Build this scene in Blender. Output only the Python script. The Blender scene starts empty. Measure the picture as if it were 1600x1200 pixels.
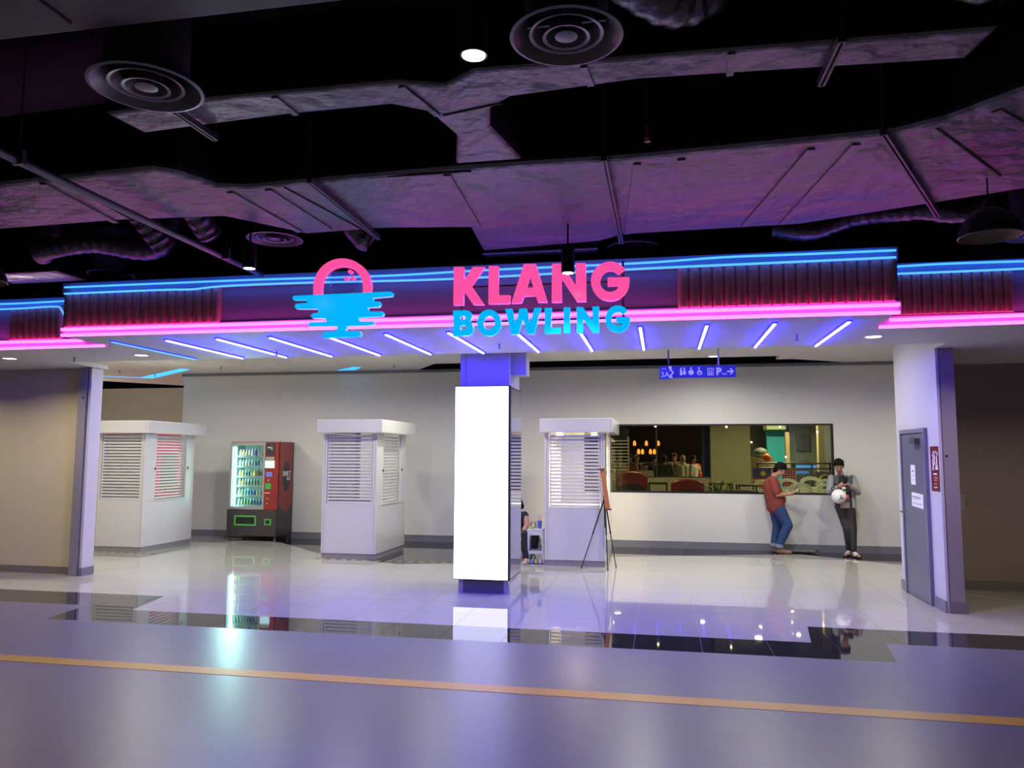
import bpy, bmesh, math, random
from mathutils import Vector, Matrix
random.seed(7)
R = math.radians
scene = bpy.context.scene
COL = scene.collection

# ---------------------------------------------------------------- camera
EYE = 1.7
Mcam = Matrix.Rotation(R(11), 3, 'Z') @ Matrix.Rotation(R(95.35), 3, 'X') @ Matrix.Rotation(R(.25), 3, 'Z')
cd = bpy.data.cameras.new('camera'); cam = bpy.data.objects.new('camera', cd); COL.objects.link(cam)
cd.sensor_width = 36; cd.lens = 27; cd.clip_end = 200; cd.clip_start = .05
cam.matrix_world = Matrix.Translation((0, 0, EYE)) @ Mcam.to_4x4()
scene.camera = cam
scene.view_settings.view_transform = 'Standard'; scene.view_settings.look = 'None'
scene.view_settings.exposure = 0; scene.view_settings.gamma = 1
scene.view_settings.use_curve_mapping = False

# ---------------------------------------------------------------- world and lamps, including added fill
W = bpy.data.worlds.new('world'); scene.world = W; W.use_nodes = True
W.node_tree.nodes['Background'].inputs[0].default_value = (.25, .25, .35, 1)
W.node_tree.nodes['Background'].inputs[1].default_value = .004

K_IN = 36.0      # interior downlights, watts
K_CAN = 17.0     # garage can lights
K_SOF = 25.0      # soffit downlights
E_LED = (1.8, 1.3, 135.0)
E_PINK = (6.5, .42, 5.0)
E_BLUE = (.1, .6, 4.0)

def area(name, loc, watts, color=(1, .93, .8), size=.16, spread=150):
    l = bpy.data.lights.new(name, 'AREA'); l.shape = 'DISK'; l.size = size; l.energy = watts
    l.color = color; l.spread = R(spread)
    o = bpy.data.objects.new(name, l); o.location = loc; COL.objects.link(o); return o

IN_SPOTS = [(-9.2, 10.5), (-6.9, 10.5), (-4.4, 10.5), (-2.9, 11.2), (-.3, 10.5), (1.8, 10.5),
            (-9.0, 12.4), (-6.6, 12.4), (-3.7, 12.3), (-.4, 12.4), (1.4, 12.4), (3.2, 12.3), (.9, 13.6)]
for x, y in IN_SPOTS:
    area('interior_light', (x, y, 3.37), K_IN * (.5 if y > 13 else 1.1 if y > 12 else .9), (1, .97, .84), .16, 165)
for x, y in [(-14.2, 16.2), (-16.2, 16.0)]:
    area('interior_light', (x, y, 3.2), 20, (1, .9, .75), .3, 180)  # two lamps without fittings, added to lift the taupe wall
for x, y in [(-12.5, 12.5), (5.2, 13)]:
    area('interior_light', (x, y, 3.35), K_IN * 1.0, (1, .9, .7))  # the left lamp is unseen fill added for the inner ceiling at left
CANS = [(-.707, 2.815, 3.27), (-3.41, 5.85, 3.27), (-.733, 6.15, 3.19)]
for x, y, z in CANS + [(-5.2, 2.6, 3.27), (3.0, 2.9, 3.27), (-3.2, -.4, 3.27), (1.4, -.4, 3.27), (5.5, -.2, 3.27), (-8, 1, 3.27)]:
    area('can_light_source', (x, y, z - .01), K_CAN, (1, .86, .6), .09, 110)
SOFFIT_SPOTS = [(-8.35, 8.53), (-6.40, 8.51), (2.16, 8.40)]
for x, y in SOFFIT_SPOTS + [(4.3, 8.6), (-10.4, 8.5)]:
    area('soffit_light', (x, y, 2.925), K_SOF, (1, .86, .66), .12, 150)
l = bpy.data.lights.new('added_wall_fill', 'POINT'); l.energy = 260; l.color = (1, .9, .75); l.shadow_soft_size = .15  # unseen point lamp added to brighten the far left wall
o = bpy.data.objects.new('added_wall_fill', l); o.location = (-15, 15.5, 2.7); COL.objects.link(o)
# dining room behind the window, and the bowling hall beyond it
for x, y in [(-.5, 17), (2.2, 17), (4.5, 18)]:
    area('dining_light', (x, y, 3.3), 42, (1, .93, .62), .2)
for x, y in [(-1.5, 24.5), (1.0, 24.5), (3.2, 22), (4.2, 27)]:
    area('hall_light', (x, y, 3.3), 190, (1, .8, .55), .2)

# ---------------------------------------------------------------- helpers
def ray(px, py):
    return Mcam @ Vector(((px - 800) / 1200, -(py - 600) / 1200, -1))
def at(px, py, Y):          # point on the vertical plane at depth Y
    d = ray(px, py); return Vector((0, 0, EYE)) + d * (Y / d.y)
def hex2(c):
    c = c.lstrip('#'); v = [int(c[i:i + 2], 16) / 255 for i in (0, 2, 4)]
    return tuple(x / 12.92 if x <= .04045 else ((x + .055) / 1.055) ** 2.4 for x in v)

def mat(name, color, rough=.5, metal=0., emit=None, estr=1., noise=0., nscale=4., bump=0., bscale=30., bdist=.02,
        coat=0., spec=.5, rvar=0., alpha=None):
    m = bpy.data.materials.new(name); m.use_nodes = True
    nt = m.node_tree; b = nt.nodes['Principled BSDF']
    if isinstance(color, str): color = hex2(color)
    b.inputs['Base Color'].default_value = (*color, 1)
    b.inputs['Roughness'].default_value = rough; b.inputs['Metallic'].default_value = metal
    b.inputs['Specular IOR Level'].default_value = spec
    if coat: b.inputs['Coat Weight'].default_value = coat; b.inputs['Coat Roughness'].default_value = .05
    if emit is not None:
        if isinstance(emit, str): emit = hex2(emit)
        b.inputs['Emission Color'].default_value = (*emit, 1); b.inputs['Emission Strength'].default_value = estr
    if noise or rvar or bump:
        tc = nt.nodes.new('ShaderNodeTexCoord')
    if noise or rvar:
        n = nt.nodes.new('ShaderNodeTexNoise'); n.inputs['Scale'].default_value = nscale; n.inputs['Detail'].default_value = 5
        nt.links.new(tc.outputs['Object'], n.inputs['Vector'])
    if noise:
        mx = nt.nodes.new('ShaderNodeMix'); mx.data_type = 'RGBA'
        mx.inputs['A'].default_value = (*[c * (1 - noise) for c in color], 1)
        mx.inputs['B'].default_value = (*[min(1, c * (1 + noise)) for c in color], 1)
        nt.links.new(n.outputs['Fac'], mx.inputs['Factor']); nt.links.new(mx.outputs['Result'], b.inputs['Base Color'])
    if rvar:
        mr = nt.nodes.new('ShaderNodeMapRange'); mr.inputs['To Min'].default_value = max(0, rough - rvar)
        mr.inputs['To Max'].default_value = rough + rvar; mr.inputs['From Min'].default_value = .3; mr.inputs['From Max'].default_value = .7
        nt.links.new(n.outputs['Fac'], mr.inputs['Value']); nt.links.new(mr.outputs['Result'], b.inputs['Roughness'])
    if bump:
        n2 = nt.nodes.new('ShaderNodeTexNoise'); n2.inputs['Scale'].default_value = bscale; n2.inputs['Detail'].default_value = 4
        bp = nt.nodes.new('ShaderNodeBump'); bp.inputs['Strength'].default_value = bump; bp.inputs['Distance'].default_value = bdist
        nt.links.new(tc.outputs['Object'], n2.inputs['Vector']); nt.links.new(n2.outputs['Fac'], bp.inputs['Height'])
        nt.links.new(bp.outputs['Normal'], b.inputs['Normal'])
    return m

def glass(name, tint, refl=1.0, rough=0.0):
    m = bpy.data.materials.new(name); m.use_nodes = True; nt = m.node_tree; nt.nodes.clear()
    o = nt.nodes.new('ShaderNodeOutputMaterial'); mx = nt.nodes.new('ShaderNodeMixShader')
    t = nt.nodes.new('ShaderNodeBsdfTransparent'); g = nt.nodes.new('ShaderNodeBsdfGlossy'); f = nt.nodes.new('ShaderNodeFresnel')
    t.inputs[0].default_value = (*tint, 1); g.inputs['Roughness'].default_value = rough; f.inputs['IOR'].default_value = 1.5
    mu = nt.nodes.new('ShaderNodeMath'); mu.operation = 'MULTIPLY'; mu.inputs[1].default_value = refl
    nt.links.new(f.outputs[0], mu.inputs[0]); nt.links.new(mu.outputs[0], mx.inputs[0])
    nt.links.new(t.outputs[0], mx.inputs[1]); nt.links.new(g.outputs[0], mx.inputs[2]); nt.links.new(mx.outputs[0], o.inputs[0])
    return m

class MB:
    def __init__(s): s.v = []; s.f = []; s.smooth = False
    def box(s, x0, x1, y0, y1, z0, z1):
        i = len(s.v)
        s.v += [(x, y, z) for x in (x0, x1) for y in (y0, y1) for z in (z0, z1)]
        s.f += [tuple(i + k for k in q) for q in ((0, 1, 3, 2), (4, 6, 7, 5), (0, 4, 5, 1), (2, 3, 7, 6), (0, 2, 6, 4), (1, 5, 7, 3))]
        return s
    def prism(s, poly, z0, z1):
        a = sum(poly[i][0] * poly[(i + 1) % len(poly)][1] - poly[(i + 1) % len(poly)][0] * poly[i][1] for i in range(len(poly)))
        if a < 0: poly = poly[::-1]
        i = len(s.v); n = len(poly)
        s.v += [(x, y, z0) for x, y in poly] + [(x, y, z1) for x, y in poly]
        s.f += [tuple(i + k for k in range(n))[::-1], tuple(i + n + k for k in range(n))]
        s.f += [(i + k, i + (k + 1) % n, i + n + (k + 1) % n, i + n + k) for k in range(n)]
        return s
    def tube(s, pts, r, n=10, cap=True):
        pts = [Vector(p) for p in pts]; rs = r if isinstance(r, (list, tuple)) else [r] * len(pts)
        i0 = len(s.v); ref = None
        for k, p in enumerate(pts):
            t = (pts[min(k + 1, len(pts) - 1)] - pts[max(k - 1, 0)]).normalized()
            if ref is None: ref = t.orthogonal().normalized()
            ref = (ref - t * ref.dot(t)).normalized(); b = t.cross(ref)
            for j in range(n):
                a = 2 * math.pi * j / n
                s.v.append(tuple(p + (ref * math.cos(a) + b * math.sin(a)) * rs[k]))
        for k in range(len(pts) - 1):
            for j in range(n):
                a = i0 + k * n + j; c = i0 + k * n + (j + 1) % n
                s.f.append((a, c, c + n, a + n))
        if cap:
            s.f.append(tuple(i0 + j for j in range(n))[::-1]); s.f.append(tuple(i0 + (len(pts) - 1) * n + j for j in range(n)))
        s.smooth = True; return s
    def lathe(s, prof, n=32, cx=0, cy=0, cz=0):
        i0 = len(s.v)
        for r, z in prof:
            for j in range(n):
                a = 2 * math.pi * j / n; s.v.append((cx + r * math.cos(a), cy + r * math.sin(a), cz + z))
        for k in range(len(prof) - 1):
            for j in range(n):
                a = i0 + k * n + j; c = i0 + k * n + (j + 1) % n
                s.f.append((a, c, c + n, a + n))
        s.smooth = True; return s
    def ball(s, c, r, n=12, m=8, sc=(1, 1, 1)):
        i0 = len(s.v)
        for k in range(m + 1):
            th = math.pi * k / m
            for j in range(n):
                a = 2 * math.pi * j / n
                s.v.append((c[0] + r * sc[0] * math.sin(th) * math.cos(a), c[1] + r * sc[1] * math.sin(th) * math.sin(a), c[2] + r * sc[2] * math.cos(th)))
        for k in range(m):
            for j in range(n):
                a = i0 + k * n + j; b = i0 + k * n + (j + 1) % n
                s.f.append((a, a + n, b + n, b))
        s.smooth = True; return s
    def mesh(s, name, m=None):
        me = bpy.data.meshes.new(name); me.from_pydata(s.v, [], s.f); me.validate()
        bm = bmesh.new(); bm.from_mesh(me); bmesh.ops.remove_doubles(bm, verts=bm.verts, dist=1e-6)
        bmesh.ops.recalc_face_normals(bm, faces=bm.faces); bm.to_mesh(me); bm.free()
        if s.smooth:
            for p in me.polygons: p.use_smooth = True
            try: me.set_sharp_from_angle(angle=R(38))
            except Exception: pass
        if m: me.materials.append(m)
        return me

def place(name, me, parent=None, loc=(0, 0, 0), rot=(0, 0, 0)):
    o = bpy.data.objects.new(name, me); COL.objects.link(o); o.location = loc; o.rotation_euler = rot
    if parent is not None: o.parent = parent
    return o
def part(name, mb, m, parent, loc=(0, 0, 0), rot=(0, 0, 0), bevel=0):
    me = mb.mesh(name, m)
    if bevel:
        bm = bmesh.new(); bm.from_mesh(me)
        bmesh.ops.bevel(bm, geom=list(bm.edges), offset=bevel, segments=2, affect='EDGES', profile=.6); bm.to_mesh(me); bm.free()
    return place(name, me, parent, loc, rot)
def tag(o, label=None, cat=None, group=None, kind=None):
    for k, v in (('label', label), ('category', cat), ('group', group), ('kind', kind)):
        if v: o[k] = v
    return o
def thing(name, label, cat, loc=(0, 0, 0), group=None, rot=0):
    o = bpy.data.objects.new(name, None); COL.objects.link(o); o.location = loc; o.rotation_euler = (0, 0, rot)
    o.empty_display_size = .1
    return tag(o, label, cat, group)
def struct(name, mb, m, bevel=0): return tag(part(name, mb, m, None, bevel=bevel), kind='structure')
def copy_tree(o, parent=None):
    c = o.copy(); COL.objects.link(c); c.parent = parent
    for ch in [q for q in KIDS.get(o.name, [])]: copy_tree(ch, c)
    return c
KIDS = {}
def index_kids():
    KIDS.clear()
    for o in bpy.data.objects:
        if o.parent: KIDS.setdefault(o.parent.name, []).append(o)

def flat(loops, depth, bevel=0.0):
    """filled outline with holes, given as (x, z) loops, extruded toward -Y; returns a mesh centred on y=0"""
    cu = bpy.data.curves.new('tmp', 'CURVE'); cu.dimensions = '2D'; cu.fill_mode = 'BOTH'
    cu.extrude = depth / 2; cu.bevel_depth = bevel; cu.bevel_resolution = 1; cu.offset = -bevel
    for lp in loops:
        sp = cu.splines.new('POLY'); sp.points.add(len(lp) - 1)
        for i, (x, z) in enumerate(lp): sp.points[i].co = (x, z, 0, 1)
        sp.use_cyclic_u = True
    return curve_mesh(cu)
def curve_mesh(cu, rot=True):
    o = bpy.data.objects.new('tmp', cu); COL.objects.link(o)
    dg = bpy.context.evaluated_depsgraph_get(); dg.update()
    me = bpy.data.meshes.new_from_object(o.evaluated_get(dg))
    bpy.data.objects.remove(o); bpy.data.curves.remove(cu)
    if rot: me.transform(Matrix.Rotation(R(90), 4, 'X'))
    return me
def text_mesh(s, size, depth=.002, bold=0.0, align='LEFT', space=1.0):
    cu = bpy.data.curves.new('tmp', 'FONT'); cu.body = s; cu.size = size; cu.extrude = depth / 2; cu.offset = bold
    cu.align_x = align; cu.resolution_u = 3; cu.space_character = space
    return curve_mesh(cu)
def pmesh(name, me, m, parent, loc=(0, 0, 0), rot=(0, 0, 0)):
    me.materials.clear(); me.materials.append(m); me.name = name
    return place(name, me, parent, loc, rot)

# ---------------------------------------------------------------- materials
M = {}
M['epoxy'] = mat('epoxy', (.115, .115, .145), .32, noise=.05, nscale=1.1, spec=.35)
M['grout'] = mat('grout', (.34, .33, .31), .6)
M['tile'] = mat('light_tile', (.36, .355, .32), .03, noise=.03, nscale=2, spec=1.0)
M['dark_tile'] = mat('dark_tile', (.018, .018, .02), .03, noise=.2, nscale=8, spec=.8)
M['yellow'] = mat('yellow_paint', (.42, .22, .008), .4, noise=.08, nscale=20)
M['wall'] = mat('wall_paint', (.62, .62, .58), .55, bump=.02, bscale=60)
M['wall_beige'] = mat('beige_wall', (.60, .54, .38), .5, bump=.02, bscale=60)
M['wall_brown'] = mat('brown_wall', (.33, .26, .23), .5, bump=.02, bscale=60)
M['white_ceiling'] = mat('ceiling_paint', (.62, .60, .58), .6)
M['skirt'] = mat('skirting', (.17, .175, .20), .4)
M['skirt_b'] = mat('brown_skirting', (.20, .18, .17), .4)
M['black'] = mat('black_paint', (.006, .006, .007), .7)
M['slab'] = mat('ceiling_slab', (.012, .011, .012), .8, noise=.3, nscale=2)
M['foil'] = mat('duct_wrap', (.19, .175, .19), .42, metal=.35, noise=.14, nscale=2.2, bump=1.0, bscale=3.5, bdist=.07)
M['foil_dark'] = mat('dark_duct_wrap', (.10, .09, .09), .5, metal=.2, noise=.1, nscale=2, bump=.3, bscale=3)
M['flex'] = mat('flex_foil', (.16, .15, .17), .3, metal=.7, noise=.25, nscale=6, bump=.9, bscale=14)
M['steel'] = mat('steel', (.11, .11, .12), .4, metal=.5)
M['diff'] = mat('diffuser_metal', (.20, .19, .20), .35, metal=.2)
M['pole_paint'] = mat('pillar_paint', (.55, .53, .56), .35, noise=.03, nscale=5)
M['jamb'] = mat('jamb_metal', (.33, .32, .34), .4, metal=.25)
M['fascia'] = mat('fascia_board', (.32, .32, .33), .45)
M['batten'] = mat('corten_batten', (.70, .33, .23), .55, noise=.25, nscale=9, bump=.1, bscale=40)
M['led'] = mat('led_tube', (.8, .8, .9), .4, emit=E_LED)
M['led_edge'] = mat('led_channel', (.05, .05, .8), .4, emit=(.02, .03, .9), estr=1)
M['pink'] = mat('pink_neon', (.9, .4, .8), .4, emit=E_PINK)
M['blue'] = mat('blue_neon', (.3, .6, .9), .4, emit=E_BLUE)
M['cove'] = mat('cove_light', (.2, .6, .9), .4, emit=(.0, .55, 1.6))
M['chan'] = mat('neon_channel', (.40, .40, .42), .5)
M['sign_pink'] = mat('pink_acrylic', (.8, .15, .35), .25, emit=(1.0, .085, .37), estr=.95)
M['sign_cyan'] = mat('cyan_acrylic', (.0, .35, .7), .25, emit=(.0, .45, .95), estr=1.0)
M['sign_side'] = mat('sign_return', (.05, .05, .06), .4)
M['panel'] = mat('lightbox_panel', (.9, .9, .9), .3, emit=(.96, .98, 1.0), estr=1.7)
M['blackglass'] = mat('black_glass', (.02, .02, .025), .03, spec=1.0, coat=1)
M['mirror'] = mat('mirror_side', (.50, .52, .58), .02, metal=.9)
M['lamp'] = mat('lamp_lens', (1, 1, 1), .4, emit=(1, .9, .7), estr=14)
M['hall_lens'] = mat('hall_lens', (1, 1, 1), .4, emit=(1, .93, .8), estr=22)
M['lampw'] = mat('soffit_lens', (1, 1, 1), .4, emit=(1, .9, .78), estr=5)
M['white'] = mat('white_enamel', (.68, .67, .64), .16, coat=.3)
M['slat'] = mat('white_slat', (.70, .69, .66), .3)
M['plinth'] = mat('plinth', (.30, .28, .27), .35)
M['glass'] = glass('clear_glass', (.93, .95, .93))
M['winglass'] = glass('tinted_glass', (.80, .81, .66), .8)
M['red'] = mat('machine_red', (.27, .018, .016), .3, coat=.2)
M['charcoal'] = mat('charcoal', (.045, .035, .038), .35)
M['green'] = mat('green_trim', (.05, .30, .04), .4, emit=(.05, .35, .04), estr=.25)
M['chrome'] = mat('chrome', (.7, .7, .7), .15, metal=1)
M['fridge'] = mat('cabinet_liner', (.35, .65, .62), .4)
M['tube_light'] = mat('cabinet_tube', (1, 1, 1), .4, emit=(.55, 1.0, .95), estr=5)
M['screen'] = mat('screen', (.5, .8, .9), .3, emit=(.45, .8, .85), estr=1)
M['keypad'] = mat('keypad', (.1, .15, .5), .3, emit=(.15, .2, .7), estr=.6)
M['print'] = mat('white_print', (.7, .7, .7), .5)
M['print_grey'] = mat('grey_print', (.30, .30, .32), .5)
M['signblue'] = mat('sign_blue', (.018, .025, .22), .3, emit=(.018, .025, .22), estr=.5)
M['signblue2'] = mat('sign_light_blue', (.04, .14, .45), .3)
M['signwhite'] = mat('sign_white', (.8, .8, .8), .4, emit=(.7, .7, .75), estr=.25)
M['door'] = mat('door_grey', (.13, .135, .16), .35)
M['paper'] = mat('paper', (.75, .75, .75), .6)
M['poster'] = mat('poster_red', (.14, .012, .018), .3)
M['skin'] = mat('skin', (.42, .22, .14), .5)
M['hair'] = mat('hair', (.006, .005, .005), .8, spec=.15, bump=.5, bscale=60)
M['maroon'] = mat('maroon_cloth', (.19, .03, .022), .8, bump=.15, bscale=30)
M['denim'] = mat('denim', (.016, .043, .14), .8, noise=.25, nscale=14, bump=.2, bscale=25)
M['denim_cuff'] = mat('denim_cuff', (.16, .2, .27), .8)
M['greyjacket'] = mat('grey_jacket', (.23, .25, .25), .8, bump=.2, bscale=25)
M['blacktee'] = mat('black_tee', (.012, .012, .02), .8)
M['blackpants'] = mat('black_trousers', (.014, .014, .015), .75, bump=.15, bscale=25)
M['wood'] = mat('orange_wood', (.60, .22, .05), .45, noise=.2, nscale=12)
M['blackmetal'] = mat('black_metal', (.01, .01, .011), .35)
M['whiteplastic'] = mat('white_plastic', (.6, .62, .6), .35)
M['redvinyl'] = mat('red_vinyl', (.20, .015, .02), .35)
M['leaf'] = mat('leaf', (.10, .16, .03), .5)
def plain(key, c, rough=.6, **k):
    if key not in M: M[key] = mat(key, c, rough, **k)
    return M[key]
GL = {
 'K': [(-1.819, 3.396), (-1.726, 3.392), (-1.724, 3.263), (-1.64, 3.389), (-1.534, 3.384), (-1.656, 3.217), (-1.537, 3.042), (-1.637, 3.046), (-1.726, 3.175), (-1.727, 3.046), (-1.818, 3.047)] ,
 'L': [(-1.496, 3.391), (-1.408, 3.387), (-1.409, 3.123), (-1.3, 3.119), (-1.306, 3.044), (-1.496, 3.048)] ,
 'A': [(-1.177, 3.395), (-1.07, 3.391), (-0.967, 3.046), (-1.05, 3.047), (-1.07, 3.107), (-1.177, 3.106), (-1.199, 3.046), (-1.288, 3.046)] ,
 'Ah': [(-1.123, 3.291), (-1.091, 3.18), (-1.154, 3.179)] ,
 'N': [(-0.925, 3.387), (-0.84, 3.385), (-0.716, 3.189), (-0.715, 3.383), (-0.628, 3.379), (-0.627, 3.04), (-0.707, 3.041), (-0.842, 3.251), (-0.842, 3.042), (-0.928, 3.043)] ,
 'B': [(-1.82, 2.997), (-1.707, 2.997), (-1.669, 2.986), (-1.65, 2.962), (-1.647, 2.922), (-1.665, 2.893), (-1.643, 2.867), (-1.632, 2.829), (-1.64, 2.794), (-1.675, 2.768), (-1.817, 2.767)] ,
 'Bh': [(-1.754, 2.945), (-1.716, 2.946), (-1.707, 2.936), (-1.707, 2.919), (-1.715, 2.91), (-1.754, 2.91)] ,
 'Bi': [(-1.753, 2.861), (-1.708, 2.862), (-1.696, 2.851), (-1.696, 2.828), (-1.706, 2.819), (-1.753, 2.818)] ,
 'W': [(-1.344, 2.997), (-1.284, 2.997), (-1.248, 2.864), (-1.214, 2.995), (-1.153, 2.995), (-1.119, 2.864), (-1.081, 2.996), (-1.024, 2.997), (-1.084, 2.768), (-1.141, 2.767), (-1.184, 2.902), (-1.227, 2.768), (-1.287, 2.768)] ,
 'L2': [(-0.99, 2.993), (-0.931, 2.994), (-0.933, 2.815), (-0.85, 2.815), (-0.852, 2.765), (-0.99, 2.768)] ,
 'I': [(-0.823, 2.993), (-0.767, 2.992), (-0.768, 2.768), (-0.824, 2.767)] ,
 'N2': [(-0.711, 2.992), (-0.655, 2.99), (-0.572, 2.873), (-0.571, 2.991), (-0.516, 2.992), (-0.515, 2.764), (-0.567, 2.763), (-0.655, 2.886), (-0.656, 2.765), (-0.708, 2.764)] ,
 'G': [(-0.286, 3.311), (-0.314, 3.342), (-0.348, 3.365), (-0.387, 3.38), (-0.427, 3.384), (-0.467, 3.377), (-0.504, 3.361), (-0.536, 3.336), (-0.561, 3.303), (-0.577, 3.264), (-0.583, 3.223), (-0.58, 3.18), (-0.567, 3.14), (-0.545, 3.104), (-0.516, 3.074), (-0.48, 3.052), (-0.441, 3.04), (-0.401, 3.038), (-0.362, 3.046), (-0.326, 3.064), (-0.295, 3.09), (-0.272, 3.124), (-0.257, 3.162), (-0.252, 3.204), (-0.253, 3.239), (-0.439, 3.243), (-0.439, 3.17), (-0.34, 3.169), (-0.339, 3.165), (-0.351, 3.147), (-0.366, 3.131), (-0.385, 3.121), (-0.406, 3.116), (-0.427, 3.116), (-0.448, 3.122), (-0.466, 3.133), (-0.482, 3.149), (-0.495, 3.168), (-0.502, 3.19), (-0.505, 3.214), (-0.502, 3.236), (-0.494, 3.258), (-0.482, 3.276), (-0.465, 3.291), (-0.446, 3.301), (-0.425, 3.305), (-0.404, 3.304), (-0.384, 3.297), (-0.365, 3.285), (-0.35, 3.268)] ,
 'G2': [(-0.269, 2.947), (-0.287, 2.968), (-0.309, 2.983), (-0.334, 2.992), (-0.36, 2.995), (-0.386, 2.99), (-0.41, 2.979), (-0.43, 2.961), (-0.447, 2.939), (-0.457, 2.913), (-0.461, 2.885), (-0.459, 2.856), (-0.451, 2.829), (-0.437, 2.804), (-0.418, 2.784), (-0.395, 2.77), (-0.37, 2.762), (-0.343, 2.76), (-0.318, 2.766), (-0.295, 2.778), (-0.275, 2.797), (-0.26, 2.82), (-0.25, 2.846), (-0.247, 2.874), (-0.249, 2.891), (-0.368, 2.892), (-0.368, 2.846), (-0.306, 2.847), (-0.305, 2.849), (-0.312, 2.837), (-0.322, 2.827), (-0.334, 2.82), (-0.347, 2.816), (-0.36, 2.816), (-0.373, 2.82), (-0.385, 2.827), (-0.395, 2.837), (-0.402, 2.85), (-0.407, 2.864), (-0.409, 2.879), (-0.407, 2.894), (-0.402, 2.908), (-0.394, 2.92), (-0.384, 2.929), (-0.372, 2.936), (-0.359, 2.939), (-0.346, 2.938), (-0.333, 2.934), (-0.321, 2.926), (-0.311, 2.916)] ,
 'O': [(-1.38, 2.873), (-1.384, 2.904), (-1.395, 2.933), (-1.412, 2.958), (-1.435, 2.978), (-1.461, 2.991), (-1.49, 2.996), (-1.518, 2.992), (-1.544, 2.981), (-1.566, 2.963), (-1.584, 2.939), (-1.594, 2.91), (-1.598, 2.88), (-1.594, 2.849), (-1.583, 2.82), (-1.565, 2.795), (-1.542, 2.775), (-1.516, 2.763), (-1.488, 2.758), (-1.46, 2.761), (-1.434, 2.772), (-1.411, 2.791), (-1.394, 2.815), (-1.384, 2.843)] ,
 'Oh': [(-1.436, 2.875), (-1.438, 2.891), (-1.443, 2.907), (-1.452, 2.92), (-1.463, 2.931), (-1.475, 2.938), (-1.489, 2.94), (-1.503, 2.938), (-1.515, 2.932), (-1.526, 2.923), (-1.534, 2.91), (-1.54, 2.894), (-1.541, 2.878), (-1.539, 2.862), (-1.534, 2.846), (-1.526, 2.833), (-1.515, 2.822), (-1.502, 2.816), (-1.488, 2.813), (-1.475, 2.815), (-1.462, 2.821), (-1.451, 2.831), (-1.443, 2.844), (-1.438, 2.859)] ,
 'ring': [(-3.172, 3.191), (-3.174, 3.262), (-3.171, 3.309), (-3.159, 3.355), (-3.139, 3.397), (-3.111, 3.436), (-3.077, 3.468), (-3.036, 3.494), (-2.991, 3.512), (-2.943, 3.522), (-2.894, 3.524), (-2.844, 3.518), (-2.795, 3.503), (-2.75, 3.481), (-2.709, 3.452), (-2.673, 3.417), (-2.644, 3.377), (-2.622, 3.333), (-2.609, 3.287), (-2.603, 3.24), (-2.61, 3.19), (-2.683, 3.19), (-2.682, 3.243), (-2.688, 3.284), (-2.702, 3.324), (-2.724, 3.361), (-2.753, 3.392), (-2.788, 3.418), (-2.828, 3.437), (-2.87, 3.447), (-2.913, 3.449), (-2.955, 3.442), (-2.994, 3.427), (-3.028, 3.404), (-3.056, 3.374), (-3.077, 3.339), (-3.089, 3.3), (-3.093, 3.258), (-3.091, 3.19)] ,
 'cup': [(-3.383, 3.17), (-3.367, 3.187), (-2.415, 3.193), (-2.393, 3.177), (-2.403, 3.148), (-2.587, 3.139), (-2.586, 3.107), (-2.521, 3.103), (-2.51, 3.079), (-2.525, 3.053), (-2.634, 3.052), (-2.63, 3.014), (-2.492, 3.01), (-2.477, 2.989), (-2.491, 2.966), (-2.719, 2.961), (-2.722, 2.926), (-2.571, 2.922), (-2.569, 2.9), (-2.603, 2.889), (-2.833, 2.888), (-2.845, 2.841), (-2.705, 2.832), (-2.69, 2.808), (-2.704, 2.785), (-3.057, 2.781), (-3.068, 2.81), (-3.055, 2.834), (-2.931, 2.838), (-2.923, 2.89), (-3.205, 2.893), (-3.214, 2.914), (-3.195, 2.93), (-3.033, 2.932), (-3.039, 2.962), (-3.174, 2.968), (-3.191, 2.993), (-3.17, 3.014), (-3.119, 3.017), (-3.12, 3.054), (-3.34, 3.062), (-3.358, 3.087), (-3.342, 3.11), (-3.229, 3.116), (-3.232, 3.143), (-3.371, 3.148)] ,
 'dots': [(-2.816, 3.396), (-2.851, 3.334), (-2.788, 3.334), (-2.792, 3.395)] ,
}
# ================================================================ floor
def clip_cell(poly, x0, x1, y0, y1):
    def cut(p, ins, inter):
        out = []
        for i in range(len(p)):
            a, b = p[i - 1], p[i]
            if ins(b):
                if not ins(a): out.append(inter(a, b))
                out.append(b)
            elif ins(a): out.append(inter(a, b))
        return out
    def ix(c): return lambda a, b: (c, a[1] + (b[1] - a[1]) * (c - a[0]) / (b[0] - a[0]))
    def iy(c): return lambda a, b: (a[0] + (b[0] - a[0]) * (c - a[1]) / (b[1] - a[1]), c)
    for ins, it in ((lambda q: q[0] >= x0, ix(x0)), (lambda q: q[0] <= x1, ix(x1)), (lambda q: q[1] >= y0, iy(y0)), (lambda q: q[1] <= y1, iy(y1))):
        if len(poly) < 3: return []
        poly = cut(poly, ins, it)
    return poly
def area2(p): return abs(sum(p[i - 1][0] * p[i][1] - p[i][0] * p[i - 1][1] for i in range(len(p)))) / 2

base = struct('floor', MB().box(-24, 12, 7.0, 33, -.12, -.004), M['grout'])
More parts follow.
